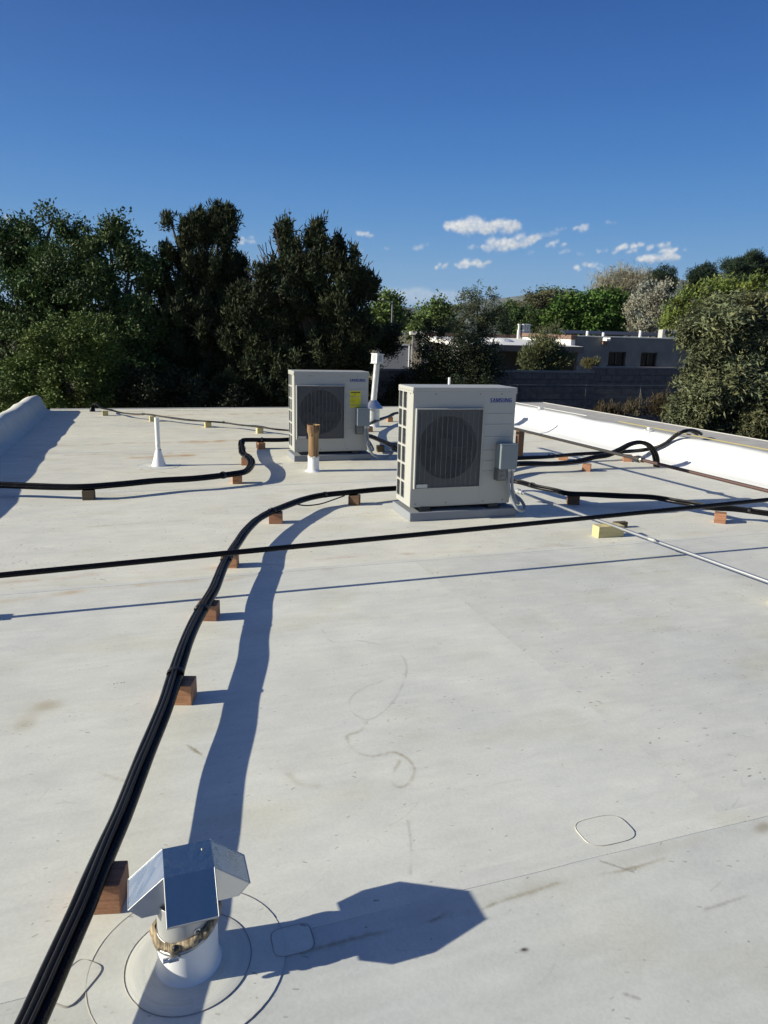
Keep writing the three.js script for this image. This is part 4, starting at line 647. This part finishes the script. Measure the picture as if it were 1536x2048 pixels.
// lobes: [x, y, half width, half height] in photograph pixels at depth zd; metres follow from the depth
function tree(name, label, zd, lobes, o, category = 'tree', group) {
  seed(++treeSeed * 13);
  const k = zd / FOCAL * 1.0, { leaf = [12, .16, .1, .05, 'leaf'], clumps = 1500, tips = 90, tr = .3, color = [.07, .11, .03], cv = .3, material = leafSoft, trunk = .14, bark = barkM, gap = .36, depth = .9, shell = .5, base, upright = false, trunkPx, thin = .5 } = o;
  const L = lobes.map(([x, y, a, b]) => { const c = AT(x, y, zd + rr(-.3, .3) * a * k); return { c, a: a * k, b: b * k, d: Math.max(a * k * depth, .25) }; });
  const wsum = L.reduce((s, l) => s + l.a * l.b, 0), mean = L.reduce((s, l) => s.addScaledVector(l.c, l.a * l.b / wsum), V(0, 0, 0));
  const bx = trunkPx ? AT(trunkPx, 700, zd).x : mean.x, root = V(bx, groundY(bx, mean.z), mean.z); if (base !== undefined) root.y = base;
  const t = thing(name, label, category, root, 0, group);
  const P = [], mScale = Math.max(...L.map((l) => l.a));
  while (P.length < tips) {
    let r = rnd() * wsum, l = L[0]; for (const q of L) { r -= q.a * q.b; if (r <= 0) { l = q; break; } }
    const q = V(gauss(), gauss(), gauss()).normalize().multiplyScalar(shell + (1 - shell) * Math.sqrt(rnd())); if (rnd() < .3) q.multiplyScalar(rnd());
    const p = V(l.c.x + q.x * l.a, l.c.y + q.y * l.b, l.c.z + q.z * l.d);
    if (n3(p.x / mScale * 2.2 + 50, p.y / mScale * 2.2 + 50, p.z / mScale * 2.2 + treeSeed * 3) < gap && rnd() < .85) continue;
    P.push(p);
  }
  // trunk and limbs
  const lm = [], topY = mean.y, fork = V(root.x + (mean.x - root.x) * .5, root.y + (topY - root.y) * .55, mean.z);
  lm.push([root, fork, trunk, trunk * .8], [fork, mean, trunk * .8, trunk * .45]);
  const hubs = L.map((l) => l.c); L.forEach((l) => { const s = fork.clone().lerp(mean, rnd()); lm.push([s, s.clone().lerp(l.c, .5).add(V(0, .05 * l.b, 0)), trunk * .4, trunk * .28], [s.clone().lerp(l.c, .5).add(V(0, .05 * l.b, 0)), l.c, trunk * .28, trunk * .16]); });
  P.forEach((p, i) => { if (i % 2) return; const h = hubs.reduce((b, q) => q.distanceTo(p) < b.distanceTo(p) ? q : b, hubs[0]); const m = h.clone().lerp(p, .55).add(V(0, -.06 * h.distanceTo(p), 0)); lm.push([h, m, trunk * .14, trunk * .09], [m, p, trunk * .09, trunk * .04]); });
  part('trunk', limbs(lm.map(([a, b, c, d]) => [a.clone().sub(root), b.clone().sub(root), Math.max(c, .006), Math.max(d, .004)])), bark, t);
  const g = leafClump(...leaf), im = new THREE.InstancedMesh(g, material, clumps); im.name = 'crown'; im.userData.kind = 'stuff'; im.castShadow = im.receiveShadow = true;
  const mt = new THREE.Matrix4(), q = new THREE.Quaternion(), e = new THREE.Euler(), c = new THREE.Color(), per = P.map(() => [rr(1 - cv, 1 + cv), rr(.9, 1.1)]);
  for (let i = 0; i < clumps; i++) {
    const a = i % tips, p = P[a], s = rr(.7, 1.25), rad = tr * (.35 + .9 * per[a][1] * rnd());
    const off = V(gauss(), gauss() * (upright ? 1.5 : .8), gauss()).multiplyScalar(rad);
    e.set(rr(-.5, .5), rr(0, 6.28), rr(-.5, .5)); q.setFromEuler(e); mt.compose(V(p.x + off.x - root.x, p.y + off.y - root.y, p.z + off.z - root.z), q, V(s, s * (upright ? 1.3 : 1), s)); im.setMatrixAt(i, mt);
    const b = per[a][0] * rr(.8, 1.2), w = per[a][1]; c.setRGB(color[0] * b * w, color[1] * b, color[2] * b / w); im.setColorAt(i, c);
  }
  t.add(im); return t;
}
function bareTree(name, label, zd, x, top, spread, o = {}) {
  seed(++treeSeed * 13); const { bark = barkPale, r0 = .05, levels = 5, baseY } = o;
  const p0 = AT(x, top, zd), by = baseY ?? groundY(p0.x, p0.z), root = V(p0.x, by, p0.z), t = thing(name, label, 'tree', root), H = p0.y - by, list = [];
  const grow = (a, d, len, r, lev) => { const n = 3; let p = a.clone(), dd = d.clone(); for (let i = 0; i < n; i++) { dd.add(V(gauss() * .16, rr(0, .12), gauss() * .16)).normalize(); const q = p.clone().addScaledVector(dd, len / n); list.push([p, q, r * (1 - .2 * i / n), r * (1 - .2 * (i + 1) / n)]); p = q; if (lev > 0 && (i > 0 || lev < levels)) for (let k = 0; k < (lev > 2 ? 2 : 2); k++) { const e = dd.clone().add(V(gauss(), rr(.2, .8), gauss()).multiplyScalar(.55)).normalize(); grow(p, e, len * rr(.5, .68), r * .5, lev - 1); } } };
  for (let k = 0; k < (o.stems || 4); k++) { const s = V(gauss() * .25 * spread, H * .45, gauss() * .25 * spread); list.push([V(0, 0, 0), s, r0, r0 * .8]); grow(s, V(gauss() * .2, 1, gauss() * .2).normalize(), H * .42 * rr(.8, 1.1), r0 * .7, o.depth || 2); }
  const hi = Math.max(...list.map(([, b]) => b.y)), fit = H / hi; list.forEach((q) => { q[0] = q[0].clone().multiply(V(1, fit, 1)); q[1] = q[1].clone().multiply(V(1, fit, 1)); });
  part('branches', limbs(list.map(([a, b, c, d]) => [a, b, Math.max(c, o.min || .008), Math.max(d, o.min || .007)])), bark, t); return t;
}
const broad = (n = 12, s = 1) => [n, .17 * s, .1 * s, .055 * s, 'leaf'];
const spray = (n = 26, s = 1) => [n, .13 * s, .11 * s, .022 * s, 'spray'];
tree('leafy_tree', 'tall dark green broadleaf tree behind the end of the shaded parapet', 20, [[106, 440, 22, 34], [112, 490, 44, 44], [50, 470, 16, 30], [22, 500, 66, 66], [165, 480, 14, 22], [95, 540, 100, 85], [-60, 560, 110, 150], [30, 640, 120, 100], [130, 640, 90, 90], [60, 750, 130, 90]], { leaf: broad(13, 1.0), clumps: 5200, tips: 210, tr: .34, color: [.065, .11, .032], trunk: .2, gap: .38 });
tree('leafy_tree', 'broad green tree with a rounded crown beside the dark junipers', 19, [[218, 465, 20, 22], [212, 515, 58, 46], [265, 500, 20, 26], [175, 545, 70, 60], [265, 560, 55, 60], [230, 640, 90, 80], [285, 660, 50, 90], [240, 740, 90, 80]], { leaf: broad(13, .95), clumps: 4200, tips: 170, tr: .32, color: [.06, .1, .03], trunk: .18, gap: .38 });
tree('leafy_tree', 'lighter green low tree rising directly behind the shaded parapet', 17, [[120, 690, 60, 45], [190, 665, 45, 40], [70, 745, 60, 45], [160, 745, 70, 55], [215, 720, 40, 50], [60, 800, 70, 40], [150, 810, 90, 35]], { leaf: broad(13, .85), clumps: 3000, tips: 120, tr: .26, color: [.1, .145, .034], trunk: .1, gap: .4 });
const JC = { leaf: [20, .085, .11, .034, 'spray'], color: [.036, .046, .02], material: leafHard, upright: true, cv: .45, shell: .62, gap: .44 };
tree('juniper_tree', 'dark juniper with several pointed tops next to the leafless tree', 19.5, [[418, 444, 7, 22], [398, 448, 9, 24], [380, 466, 9, 22], [428, 448, 9, 24], [405, 465, 22, 26], [343, 448, 7, 30], [358, 470, 8, 20], [330, 500, 12, 12], [456, 452, 10, 26], [418, 425, 8, 14], [470, 520, 16, 14], [440, 462, 18, 36], [372, 480, 22, 30], [400, 515, 52, 48], [355, 560, 42, 58], [440, 560, 45, 60], [400, 640, 95, 80], [370, 740, 90, 80], [450, 740, 70, 90]], { ...JC, clumps: 7200, tips: 330, tr: .14, trunk: .16 });
tree('juniper_tree', 'tall dark juniper standing directly behind the stickered heat pump', 19, [[597, 470, 8, 26], [584, 494, 8, 22], [612, 484, 9, 24], [653, 480, 8, 26], [671, 502, 8, 22], [640, 500, 9, 20], [630, 470, 10, 20], [692, 515, 16, 24], [742, 572, 9, 14], [566, 470, 8, 16], [575, 500, 18, 40], [625, 520, 48, 42], [600, 580, 60, 58], [670, 570, 55, 55], [722, 580, 20, 26], [640, 660, 95, 70], [690, 690, 60, 90], [600, 750, 90, 80]], { ...JC, clumps: 7200, tips: 330, tr: .14, trunk: .16 });
tree('juniper_tree', 'low dark juniper filling the gap below the leafless tree', 18.5, [[510, 620, 55, 45], [545, 570, 18, 34], [500, 690, 70, 60], [530, 770, 90, 70], [450, 800, 80, 50]], { ...JC, clumps: 3600, tips: 170, tr: .17, trunk: .16 });
tree('juniper_tree', 'dense dark evergreen hidden behind the junipers', 23, [[340, 640, 70, 80], [430, 660, 80, 90], [520, 690, 80, 80], [610, 680, 80, 90], [380, 760, 100, 70], [560, 770, 100, 70]], { ...JC, clumps: 3600, tips: 180, tr: .26, trunk: .2, gap: .2, leaf: [20, .13, .15, .05, 'spray'] });
bareTree('leafless_tree', 'leafless grey tree with thin upright twigs between the two dark junipers', 20.6, 512, 438, 1.3, { r0: .045, depth: 3, stems: 10, min: .0115, bark: mat(lin(.1, .085, .075), .95) });
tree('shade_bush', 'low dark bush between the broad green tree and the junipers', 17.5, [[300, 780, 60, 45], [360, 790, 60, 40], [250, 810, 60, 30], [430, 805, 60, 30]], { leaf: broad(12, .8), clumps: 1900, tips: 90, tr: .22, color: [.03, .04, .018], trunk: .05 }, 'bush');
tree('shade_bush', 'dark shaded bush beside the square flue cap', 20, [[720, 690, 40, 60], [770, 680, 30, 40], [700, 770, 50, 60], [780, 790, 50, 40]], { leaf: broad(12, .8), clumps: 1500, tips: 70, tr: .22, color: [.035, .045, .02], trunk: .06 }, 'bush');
tree('leafy_tree', 'small round green tree by the street lamp in the gap', 62, [[776, 612, 26, 22], [765, 632, 24, 24], [785, 645, 20, 22]], { leaf: broad(12, 3), clumps: 700, tips: 60, tr: .5, color: [.11, .17, .045], trunk: .2 });
tree('leafy_tree', 'dark low tree far down the gap below the hills', 75, [[815, 642, 24, 14], [835, 648, 24, 12]], { leaf: broad(12, 3), clumps: 400, tips: 40, tr: .5, color: [.025, .04, .02], trunk: .2 });
tree('leafy_tree', 'green tree left of the airy tall tree in front of the hills', 46, [[872, 635, 34, 30], [850, 655, 26, 24], [890, 660, 30, 26]], { leaf: broad(12, 2.2), clumps: 1000, tips: 80, tr: .42, color: [.1, .145, .042], trunk: .2 });
tree('airy_tree', 'airy tall tree with sparse leaves rising in front of the hills', 21.5, [[952, 582, 16, 14], [975, 588, 20, 12], [940, 610, 30, 22], [975, 635, 45, 32], [930, 655, 40, 32], [1000, 640, 30, 30], [955, 690, 40, 30]], { leaf: broad(9, .55), clumps: 1700, tips: 110, tr: .22, color: [.1, .12, .06], trunk: .06, gap: .42, trunkPx: 962 });
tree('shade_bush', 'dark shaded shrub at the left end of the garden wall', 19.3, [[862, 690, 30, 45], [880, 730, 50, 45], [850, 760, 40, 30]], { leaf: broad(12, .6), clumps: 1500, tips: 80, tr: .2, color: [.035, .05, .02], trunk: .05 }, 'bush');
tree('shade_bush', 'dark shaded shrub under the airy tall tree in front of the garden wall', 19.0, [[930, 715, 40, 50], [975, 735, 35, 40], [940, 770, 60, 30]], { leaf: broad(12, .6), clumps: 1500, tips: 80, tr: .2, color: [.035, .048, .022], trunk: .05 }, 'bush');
tree('leafy_tree', 'dull olive-brown treetop behind the porch roof', 74, [[1075, 618, 34, 28], [1045, 625, 26, 26], [1100, 612, 34, 24]], { leaf: broad(10, 2.2), clumps: 1100, tips: 80, tr: .5, color: [.13, .13, .068], trunk: .2 });
tree('leafy_tree', 'dark green treetop behind the skylight domes', 62, [[1020, 635, 34, 28], [1055, 650, 30, 24]], { leaf: broad(12, 2.2), clumps: 800, tips: 60, tr: .45, color: [.075, .12, .035], trunk: .2 });
tree('leafy_tree', 'pale green treetop showing above the bright green trees', 82, [[1130, 600, 34, 20], [1090, 600, 24, 16]], { leaf: broad(12, 3), clumps: 700, tips: 60, tr: .5, color: [.125, .155, .06], trunk: .2 });
tree('leafy_tree', 'bright green round tree behind the main roof of the house, beside the four flue pipes', 50, [[1145, 625, 38, 30], [1120, 645, 26, 22], [1165, 640, 30, 28]], { leaf: broad(13, 2.4), clumps: 1300, tips: 90, tr: .42, color: [.085, .16, .03], trunk: .2 });
tree('leafy_tree', 'bright green round tree behind the main roof of the house, beside the twiggy pale tree', 50, [[1205, 620, 42, 34], [1235, 645, 24, 26], [1185, 648, 28, 22]], { leaf: broad(13, 2.4), clumps: 1400, tips: 90, tr: .42, color: [.075, .145, .027], trunk: .2 });
tree('twiggy_tree', 'twiggy pale grey-brown tree barely in leaf above the house', 60, [[1240, 570, 36, 26], [1215, 590, 32, 26], [1270, 585, 30, 30], [1245, 610, 40, 28]], { leaf: [16, .5, .36, .035, 'spray'], clumps: 1100, tips: 130, tr: .5, color: [.24, .225, .16], trunk: .22, bark: barkPale, material: leafHard, cv: .2, upright: true, gap: .3 });
tree('blossom_tree', 'silvery pale tree covered in whitish leaves beside the yellow-green tree', 44, [[1310, 592, 30, 24], [1290, 620, 34, 28], [1325, 625, 30, 30], [1285, 650, 28, 18]], { leaf: broad(12, 1.5), clumps: 1500, tips: 110, tr: .36, color: [.3, .3, .235], trunk: .16, cv: .3, bark: barkPale });
const PINE = { leaf: spray(30, 2.2), color: [.025, .042, .024], material: leafHard, cv: .35 };
tree('pine_tree', 'dark pine treetop between the twiggy tree and the silvery tree', 72, [[1320, 545, 16, 12], [1312, 560, 20, 14], [1338, 558, 14, 12], [1325, 580, 22, 20]], { ...PINE, clumps: 700, tips: 60, tr: .4, trunk: .2 });
tree('pine_tree', 'dark pine treetop with a flat side branch above the yellow-green tree', 66, [[1412, 545, 18, 14], [1390, 552, 16, 8], [1405, 565, 26, 12], [1420, 585, 26, 18]], { ...PINE, clumps: 700, tips: 60, tr: .36, trunk: .2 });
tree('pine_tree', 'largest dark pine at the edge above the yellow-green tree', 58, [[1500, 520, 26, 18], [1470, 540, 26, 14], [1510, 555, 44, 22], [1480, 575, 40, 20], [1545, 540, 30, 24]], { ...PINE, clumps: 1300, tips: 90, tr: .36, trunk: .24 });
tree('leafy_tree', 'yellow-green sunlit tree behind the pale-leaved shrub', 36, [[1380, 600, 34, 24], [1440, 590, 50, 26], [1500, 590, 50, 36], [1355, 635, 28, 26], [1420, 630, 60, 34], [1500, 640, 60, 40]], { leaf: broad(13, 1.5), clumps: 2400, tips: 130, tr: .34, color: [.125, .16, .036], trunk: .2 });
tree('olive_shrub', 'large shrub with long pale-backed leaves growing beyond the grey lower roof', 13.4, [[1440, 650, 60, 45], [1500, 620, 50, 45], [1400, 690, 45, 40], [1480, 710, 70, 50], [1540, 690, 60, 80], [1375, 765, 40, 40], [1440, 780, 70, 55], [1510, 790, 80, 65], [1400, 830, 60, 40], [1500, 850, 90, 40], [1560, 850, 70, 60]], { leaf: [14, .13, .1, .032, 'leaf'], clumps: 5200, tips: 230, tr: .2, color: [.12, .13, .064], trunk: .07, cv: .55, gap: .46, shell: .62, material: leafM(.12, .45), trunkPx: 1480 }, 'shrub');
tree('garden_bush', 'olive bush with upright shoots in front of the house porch', 24.6, [[1080, 705, 26, 32], [1105, 690, 22, 34], [1120, 720, 22, 22], [1060, 722, 16, 20]], { leaf: spray(18, 1.2), clumps: 420, tips: 60, tr: .16, color: [.12, .135, .06], trunk: .04, upright: true }, 'bush');
tree('dry_bush', 'dry brown weeds at the foot of the wire fence by the pale-leaved shrub', 17.5, [[1262, 822, 34, 7], [1318, 815, 34, 12], [1215, 826, 30, 5]], { leaf: spray(14, 1.0), clumps: 240, tips: 60, tr: .1, color: [.07, .055, .032], trunk: .02, upright: true, material: leafHard }, 'bush');
tree('garden_bush', 'small pale bush on the terrace beside the first house window', 27.5, [[1182, 727, 12, 9], [1175, 730, 8, 6]], { leaf: spray(16, 1), clumps: 120, tips: 20, tr: .12, color: [.13, .12, .05], trunk: .02 }, 'bush');

// ---------------------------------------------------------------- garden wall, fence, neighbouring houses
{
  const v = -19, y0 = (BV(1006, 743, v)[1] + BV(1160, 740, v)[1]) / 2, y1 = BV(1280, 734, v)[1], ua = BV(752, 745, v)[0], ub = BV(1190, 735, v)[0], uc = ub + 5.5;
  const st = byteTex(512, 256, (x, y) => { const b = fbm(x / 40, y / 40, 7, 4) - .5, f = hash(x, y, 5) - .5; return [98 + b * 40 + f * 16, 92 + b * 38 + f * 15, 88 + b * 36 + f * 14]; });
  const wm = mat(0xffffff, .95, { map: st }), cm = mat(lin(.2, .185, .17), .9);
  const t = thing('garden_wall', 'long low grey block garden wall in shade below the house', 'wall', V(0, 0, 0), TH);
  const course = .2, base = -2.2; seed(61);
  for (const [a, b, top] of [[ua, ub, y0], [ub + .004, uc, y1]]) {
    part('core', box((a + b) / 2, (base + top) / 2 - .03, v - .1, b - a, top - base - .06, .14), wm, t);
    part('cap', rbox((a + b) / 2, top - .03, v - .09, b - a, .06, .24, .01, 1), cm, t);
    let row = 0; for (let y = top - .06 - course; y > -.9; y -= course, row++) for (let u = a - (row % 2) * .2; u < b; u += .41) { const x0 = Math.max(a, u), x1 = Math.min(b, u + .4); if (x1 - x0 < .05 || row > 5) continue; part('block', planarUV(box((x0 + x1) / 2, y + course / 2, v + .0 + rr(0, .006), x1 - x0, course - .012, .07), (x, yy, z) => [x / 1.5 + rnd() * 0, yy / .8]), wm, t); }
  }
  // wire fence
  const fv = -16.6, fy = BV(1180, 771, fv)[1], fa = BV(1020, 771, fv)[0], fb = BV(1345, 771, fv)[0], fm = mat(lin(.12, .12, .12), .5, { metalness: .5 });
  const f = thing('wire_fence', 'low wire mesh fence with thin posts in front of the garden wall', 'fence', V(0, 0, 0), TH); const fg = -2.4;
  for (const px of [1035, 1173, 1283]) { const u = BV(px, 771, fv)[0]; part('post', new THREE.CylinderGeometry(.022, .022, fy - fg + .03, 10).translate(u, (fy + fg) / 2, fv), fm, f); }
  part('rail', new THREE.CylinderGeometry(.016, .016, fb - fa, 8).rotateZ(Math.PI / 2).translate((fa + fb) / 2, fy, fv), fm, f);
  part('rail', new THREE.CylinderGeometry(.008, .008, fb - fa, 6).rotateZ(Math.PI / 2).translate((fa + fb) / 2, fy - .33, fv), fm, f);
  const ws = [], hgt = 1.3; for (let u = fa - hgt; u < fb; u += .085) for (const s of [-1, 1]) { const a0 = Math.max(fa, u), a1 = Math.min(fb, u + hgt); if (a1 <= a0) continue; const ya = s > 0 ? fy - hgt + (a0 - u) : fy - (a0 - u), yb = s > 0 ? fy - hgt + (a1 - u) : fy - (a1 - u); ws.push(rod(V(a0, ya, fv + .01 * s), V(a1, yb, fv + .01 * s), .0018, .0018, 3)); }
  const wm2 = part('wire_mesh', ws, fm, f); wm2.userData.kind = 'stuff';
}
const HA = 12.2 * Math.PI / 180; // the house stands turned a little differently
const BH = (px, py, v) => { const c = Math.cos(HA), s = Math.sin(HA), d = rayOf(px, py), p = EYE.clone().addScaledVector(d, v / (d.x * s + d.z * c)); return [p.x * c - p.z * s, p.y]; };
{
  const v = -28.5, t = thing('house', 'low grey stucco house with flat roofs behind the garden wall', 'house', V(0, 0, 0), HA);
  const stT = byteTex(512, 512, (x, y) => { const b = fbm(x / 60, y / 60, 17, 4) - .5, f = hash(x, y, 8) - .5; return [130 + b * 26 + f * 12, 127 + b * 26 + f * 12, 122 + b * 25 + f * 11]; });
  const sm_ = mat(0xffffff, .95, { map: stT }), dk = mat(lin(.13, .11, .1), .8), br = mat(lin(.17, .105, .08), .85), whiteRoof = mat(lin(.72, .71, .67), .7), glass = new THREE.MeshPhysicalMaterial({ color: lin(.012, .014, .018), roughness: .08, specularIntensity: .7 }), frameM = mat(lin(.05, .045, .04), .6);
  const [ul, top] = BH(1153, 673, v), ur = ul + 11.5, base = -2.2, wins = [[1218, 1253], [1283, 1316], [1374, 1398], [1420, 1452]].map(([a, b]) => [BH(a, 704, v)[0], BH(b, 704, v)[0]]), wy0 = BH(1250, 731.5, v)[1], wy1 = BH(1250, 704, v)[1];
  const s = rectShape(ul, base, ur, top); for (const [a, b] of wins) s.holes.push(holeRect(a, wy0, b, wy1));
  part('wall', planarUV(extr(s, .25).translate(0, 0, v - .25), (x, y) => [x / 3, y / 3]), sm_, t);
  part('wall', box(ul + .13, (base + top) / 2, v - 4.4, .26, top - base, 8.2), sm_, t); part('wall', box(ur - .13, (base + top) / 2, v - 4.4, .26, top - base, 8.2), sm_, t); part('wall', box((ul + ur) / 2, (base + top) / 2, v - 8.4, ur - ul, top - base, .25), sm_, t);
  const rf = part('roof', box((ul + ur) / 2, top - .35, v - 4.3, ur - ul - .5, .2, 8), whiteRoof, t);
  part('parapet_cap', rbox((ul + ur) / 2, top + .02, v - .125, ur - ul + .06, .05, .34, .012, 1), whiteRoof, t);
  for (const [a, b] of wins) { const w = part('window', [box((a + b) / 2, wy0 - .03, v - .06, b - a + .1, .06, .16), box(a + .025, (wy0 + wy1) / 2, v - .14, .05, wy1 - wy0, .08), box(b - .025, (wy0 + wy1) / 2, v - .14, .05, wy1 - wy0, .08), box((a + b) / 2, wy1 - .025, v - .14, b - a - .1, .05, .08), box((a + b) / 2, (wy0 + wy1) / 2, v - .13, .05, wy1 - wy0 - .1, .06)], frameM, t); part('pane', box((a + b) / 2 - (b - a) / 4, (wy0 + wy1) / 2, v - .16, (b - a) / 2 - .05, wy1 - wy0 - .05, .01), glass, w); part('pane', box((a + b) / 2 + (b - a) / 4, (wy0 + wy1) / 2, v - .165, (b - a) / 2 - .05, wy1 - wy0 - .05, .01), glass, w); }
  // spout, with its long shadow
  const [cu, cy] = BH(1208, 681, v); const sp = part('roof_spout', [box(cu, cy, v + .14, .16, .03, .5), box(cu - .075, cy + .06, v + .14, .02, .12, .5), box(cu + .075, cy + .06, v + .14, .02, .12, .5)], whiteRoof, t); part('bracket', box(cu, cy - .1, v + .06, .2, .12, .14), br, sp);
  // porch wing
  const pl = BH(938, 690, v + 1.2)[0], pr = BH(1168, 692, v + 1.2)[0], py = BH(1060, 690.5, v + 1.2)[1], tilt = .045, depthP = 7;
  const slab = part('porch_roof', box(0, -.11, -depthP / 2, pr - pl, .2, depthP).rotateX(tilt).translate((pl + pr) / 2, py, v + 1.2), whiteRoof, t, 'white flat porch roof');
  part('fascia', box((pl + pr) / 2, py - .13, v + 1.22, pr - pl, .24, .05), dk, slab);
  const pb = BH(1044, 674, v + 1.2 - depthP)[1];
  part('brick_coping', rbox((pl + pr) / 2, pb + .02, v + 1.2 - depthP, pr - pl, .16, .3, .02, 1), br, slab); part('coping_wall', box((pl + pr) / 2, pb - .4, v + 1.2 - depthP, pr - pl, .7, .2), whiteRoof, slab);
  part('brick_coping', rbox(0, 0, 0, .3, .18, depthP * .8, .02, 1).rotateX(.02).translate(ul - .2, py + .42, v - 2.6), br, slab); part('coping_wall', box(ul - .2, py + .1, v - 2.6, .2, .5, depthP * .78), whiteRoof, slab);
  part('porch_back_wall', box((pl + ul) / 2, (base + py) / 2 - .15, v - 3, ul - pl, py - base - .2, .2), sm_, t);
  part('porch_side_wall', box(pl + .1, (base + py) / 2 - .2, v - 1, .2, py - base - .1, 4), sm_, t);
  part('porch_post', box(pr - .12, (base + py) / 2 - .12, v + 1.05, .22, py - base - .2, .22, 0, 0, 0), sm_, t);
  const dome = new THREE.SphereGeometry(1, 20, 10, 0, 6.3, 0, Math.PI / 2);
  for (const [a, b, w] of [[945, 680, .6], [1000, 683, .75]]) { const q = BH(a, b, v - 1.8); part('skylight', [dome.clone().scale(w, .32, .6).translate(q[0], q[1] - .16, v - 1.8), box(q[0], q[1] - .2, v - 1.8, w * 2, .12, 1.25)], M.pvc, slab); }
  for (const px of [1039, 1048, 1053, 1058]) { const q = BH(px, 648, v - 5.2), q2 = BH(px, 674, v - 5.2); part('flue', [cyl(q[0], q2[1] - .3, v - 5.2, .1, .1, (q[1] - q2[1]) * .55 + .3, 12), cyl(q[0], q2[1], v - 5.2, .07, .07, q[1] - q2[1], 12), cyl(q[0], q[1] - .06, v - 5.2, .1, .1, .06, 12)], M.galvDull, slab); }
  for (const [px, a, b] of [[1175, 662, 674], [1207, 665, 676], [1281, 661, 674]]) { const q = BH(px, a, v - 3), q2 = BH(px, b, v - 3); part('roof_vent', cyl(q[0], q2[1] - .3, v - 3, .06, .06, q[1] - q2[1] + .3, 12), M.pvc, rf); }
  const qa = BH(1190, 664, v - 6), qb = BH(1320, 672, v - 6); part('solar_panel', new THREE.BoxGeometry(6.5, .05, .8).rotateX(.2).translate((BH(1160, 668, v - 6)[0] + BH(1318, 668, v - 6)[0]) / 2, BH(1240, 667, v - 6)[1], v - 6), mat(lin(.03, .035, .055), .6), rf, 'dark blue panels on the roof');
  const ua = BH(1321, 660, v - 2.2), ub = BH(1345, 673, v - 2.2); const ac = part('roof_unit', rbox((ua[0] + ub[0]) / 2, (ua[1] + ub[1]) / 2 - .1, v - 2.2, ub[0] - ua[0], ua[1] - ub[1] + .25, .35, .02, 1), M.cabinet, rf, 'small white fan unit'); part('fan_guard', new THREE.CylinderGeometry(.2, .2, .02, 20).rotateX(Math.PI / 2).translate((ua[0] + ub[0]) / 2 + .0, (ua[1] + ub[1]) / 2 + .02, v - 2.015), M.dark, ac);
}
{ // small flat-roofed building seen through the gap
  const a = AT(826, 664, 44), b = AT(880, 664, 44), c = AT(850, 700, 44), t = thing('outbuilding', 'small flat-roofed building with a white fascia seen through the gap by the flue', 'building', V((a.x + b.x) / 2, -1.6, -44));
  const w = b.x - a.x, h = a.y + 1.6; part('wall', box(0, h / 2 - .1, -1.5, w, h - .2, 3), mat(lin(.16, .15, .14), .9), t); part('fascia', box(0, h - .06, -1.5, w + .3, .2, 3.3), mat(lin(.6, .58, .54), .8), t); part('door', box(-w * .3, h * .38, .02, .5, h * .6, .04), mat(lin(.3, .26, .2), .8), t);
  for (const x of [.25, .36]) part('roof_vent', cyl(w * x, h, -1, .08, .08, .32, 10), M.pvc, t);
}
{ // dark shaded shed by the flue and the street lamp
  const a = AT(752, 690, 27), b = AT(822, 690, 27), t = thing('shed', 'dark shaded shed wall with a thin pale roof edge behind the flue cap', 'shed', V((a.x + b.x) / 2, -2, -27)); const w = b.x - a.x, h = a.y + 2;
  part('wall', box(0, h / 2, -1, w, h, 2), mat(lin(.2, .21, .24), .9), t); part('roof_edge', box(0, h + .02, -1, w + .1, .04, 2.1), mat(lin(.35, .35, .36), .7), t); part('downpipe', cyl(w * .46, 0, .05, .035, .035, h, 8), mat(lin(.5, .5, .5), .6), t);
  const p = AT(785, 602, 52), s = thing('street_lamp', 'tall thin street lamp post in the gap beside the round green tree', 'street lamp', V(p.x, groundY(p.x, p.z), p.z)), H = p.y - groundY(p.x, p.z);
  part('pole', cyl(0, 0, 0, .06, .1, H, 10), mat(lin(.12, .13, .14), .5), s); part('arm', rod(V(0, H - .1, 0), V(-.7, H + .1, .1), .03, .03, 6), mat(lin(.12, .13, .14), .5), s); part('lamp_head', rbox(-.85, H + .08, .12, .5, .1, .2, .03, 1), mat(lin(.5, .5, .5), .5), s);
}
scene.fog = new THREE.FogExp2(new THREE.Color().setRGB(.72, .84, 1), .00004);
renderer.render(scene, camera);
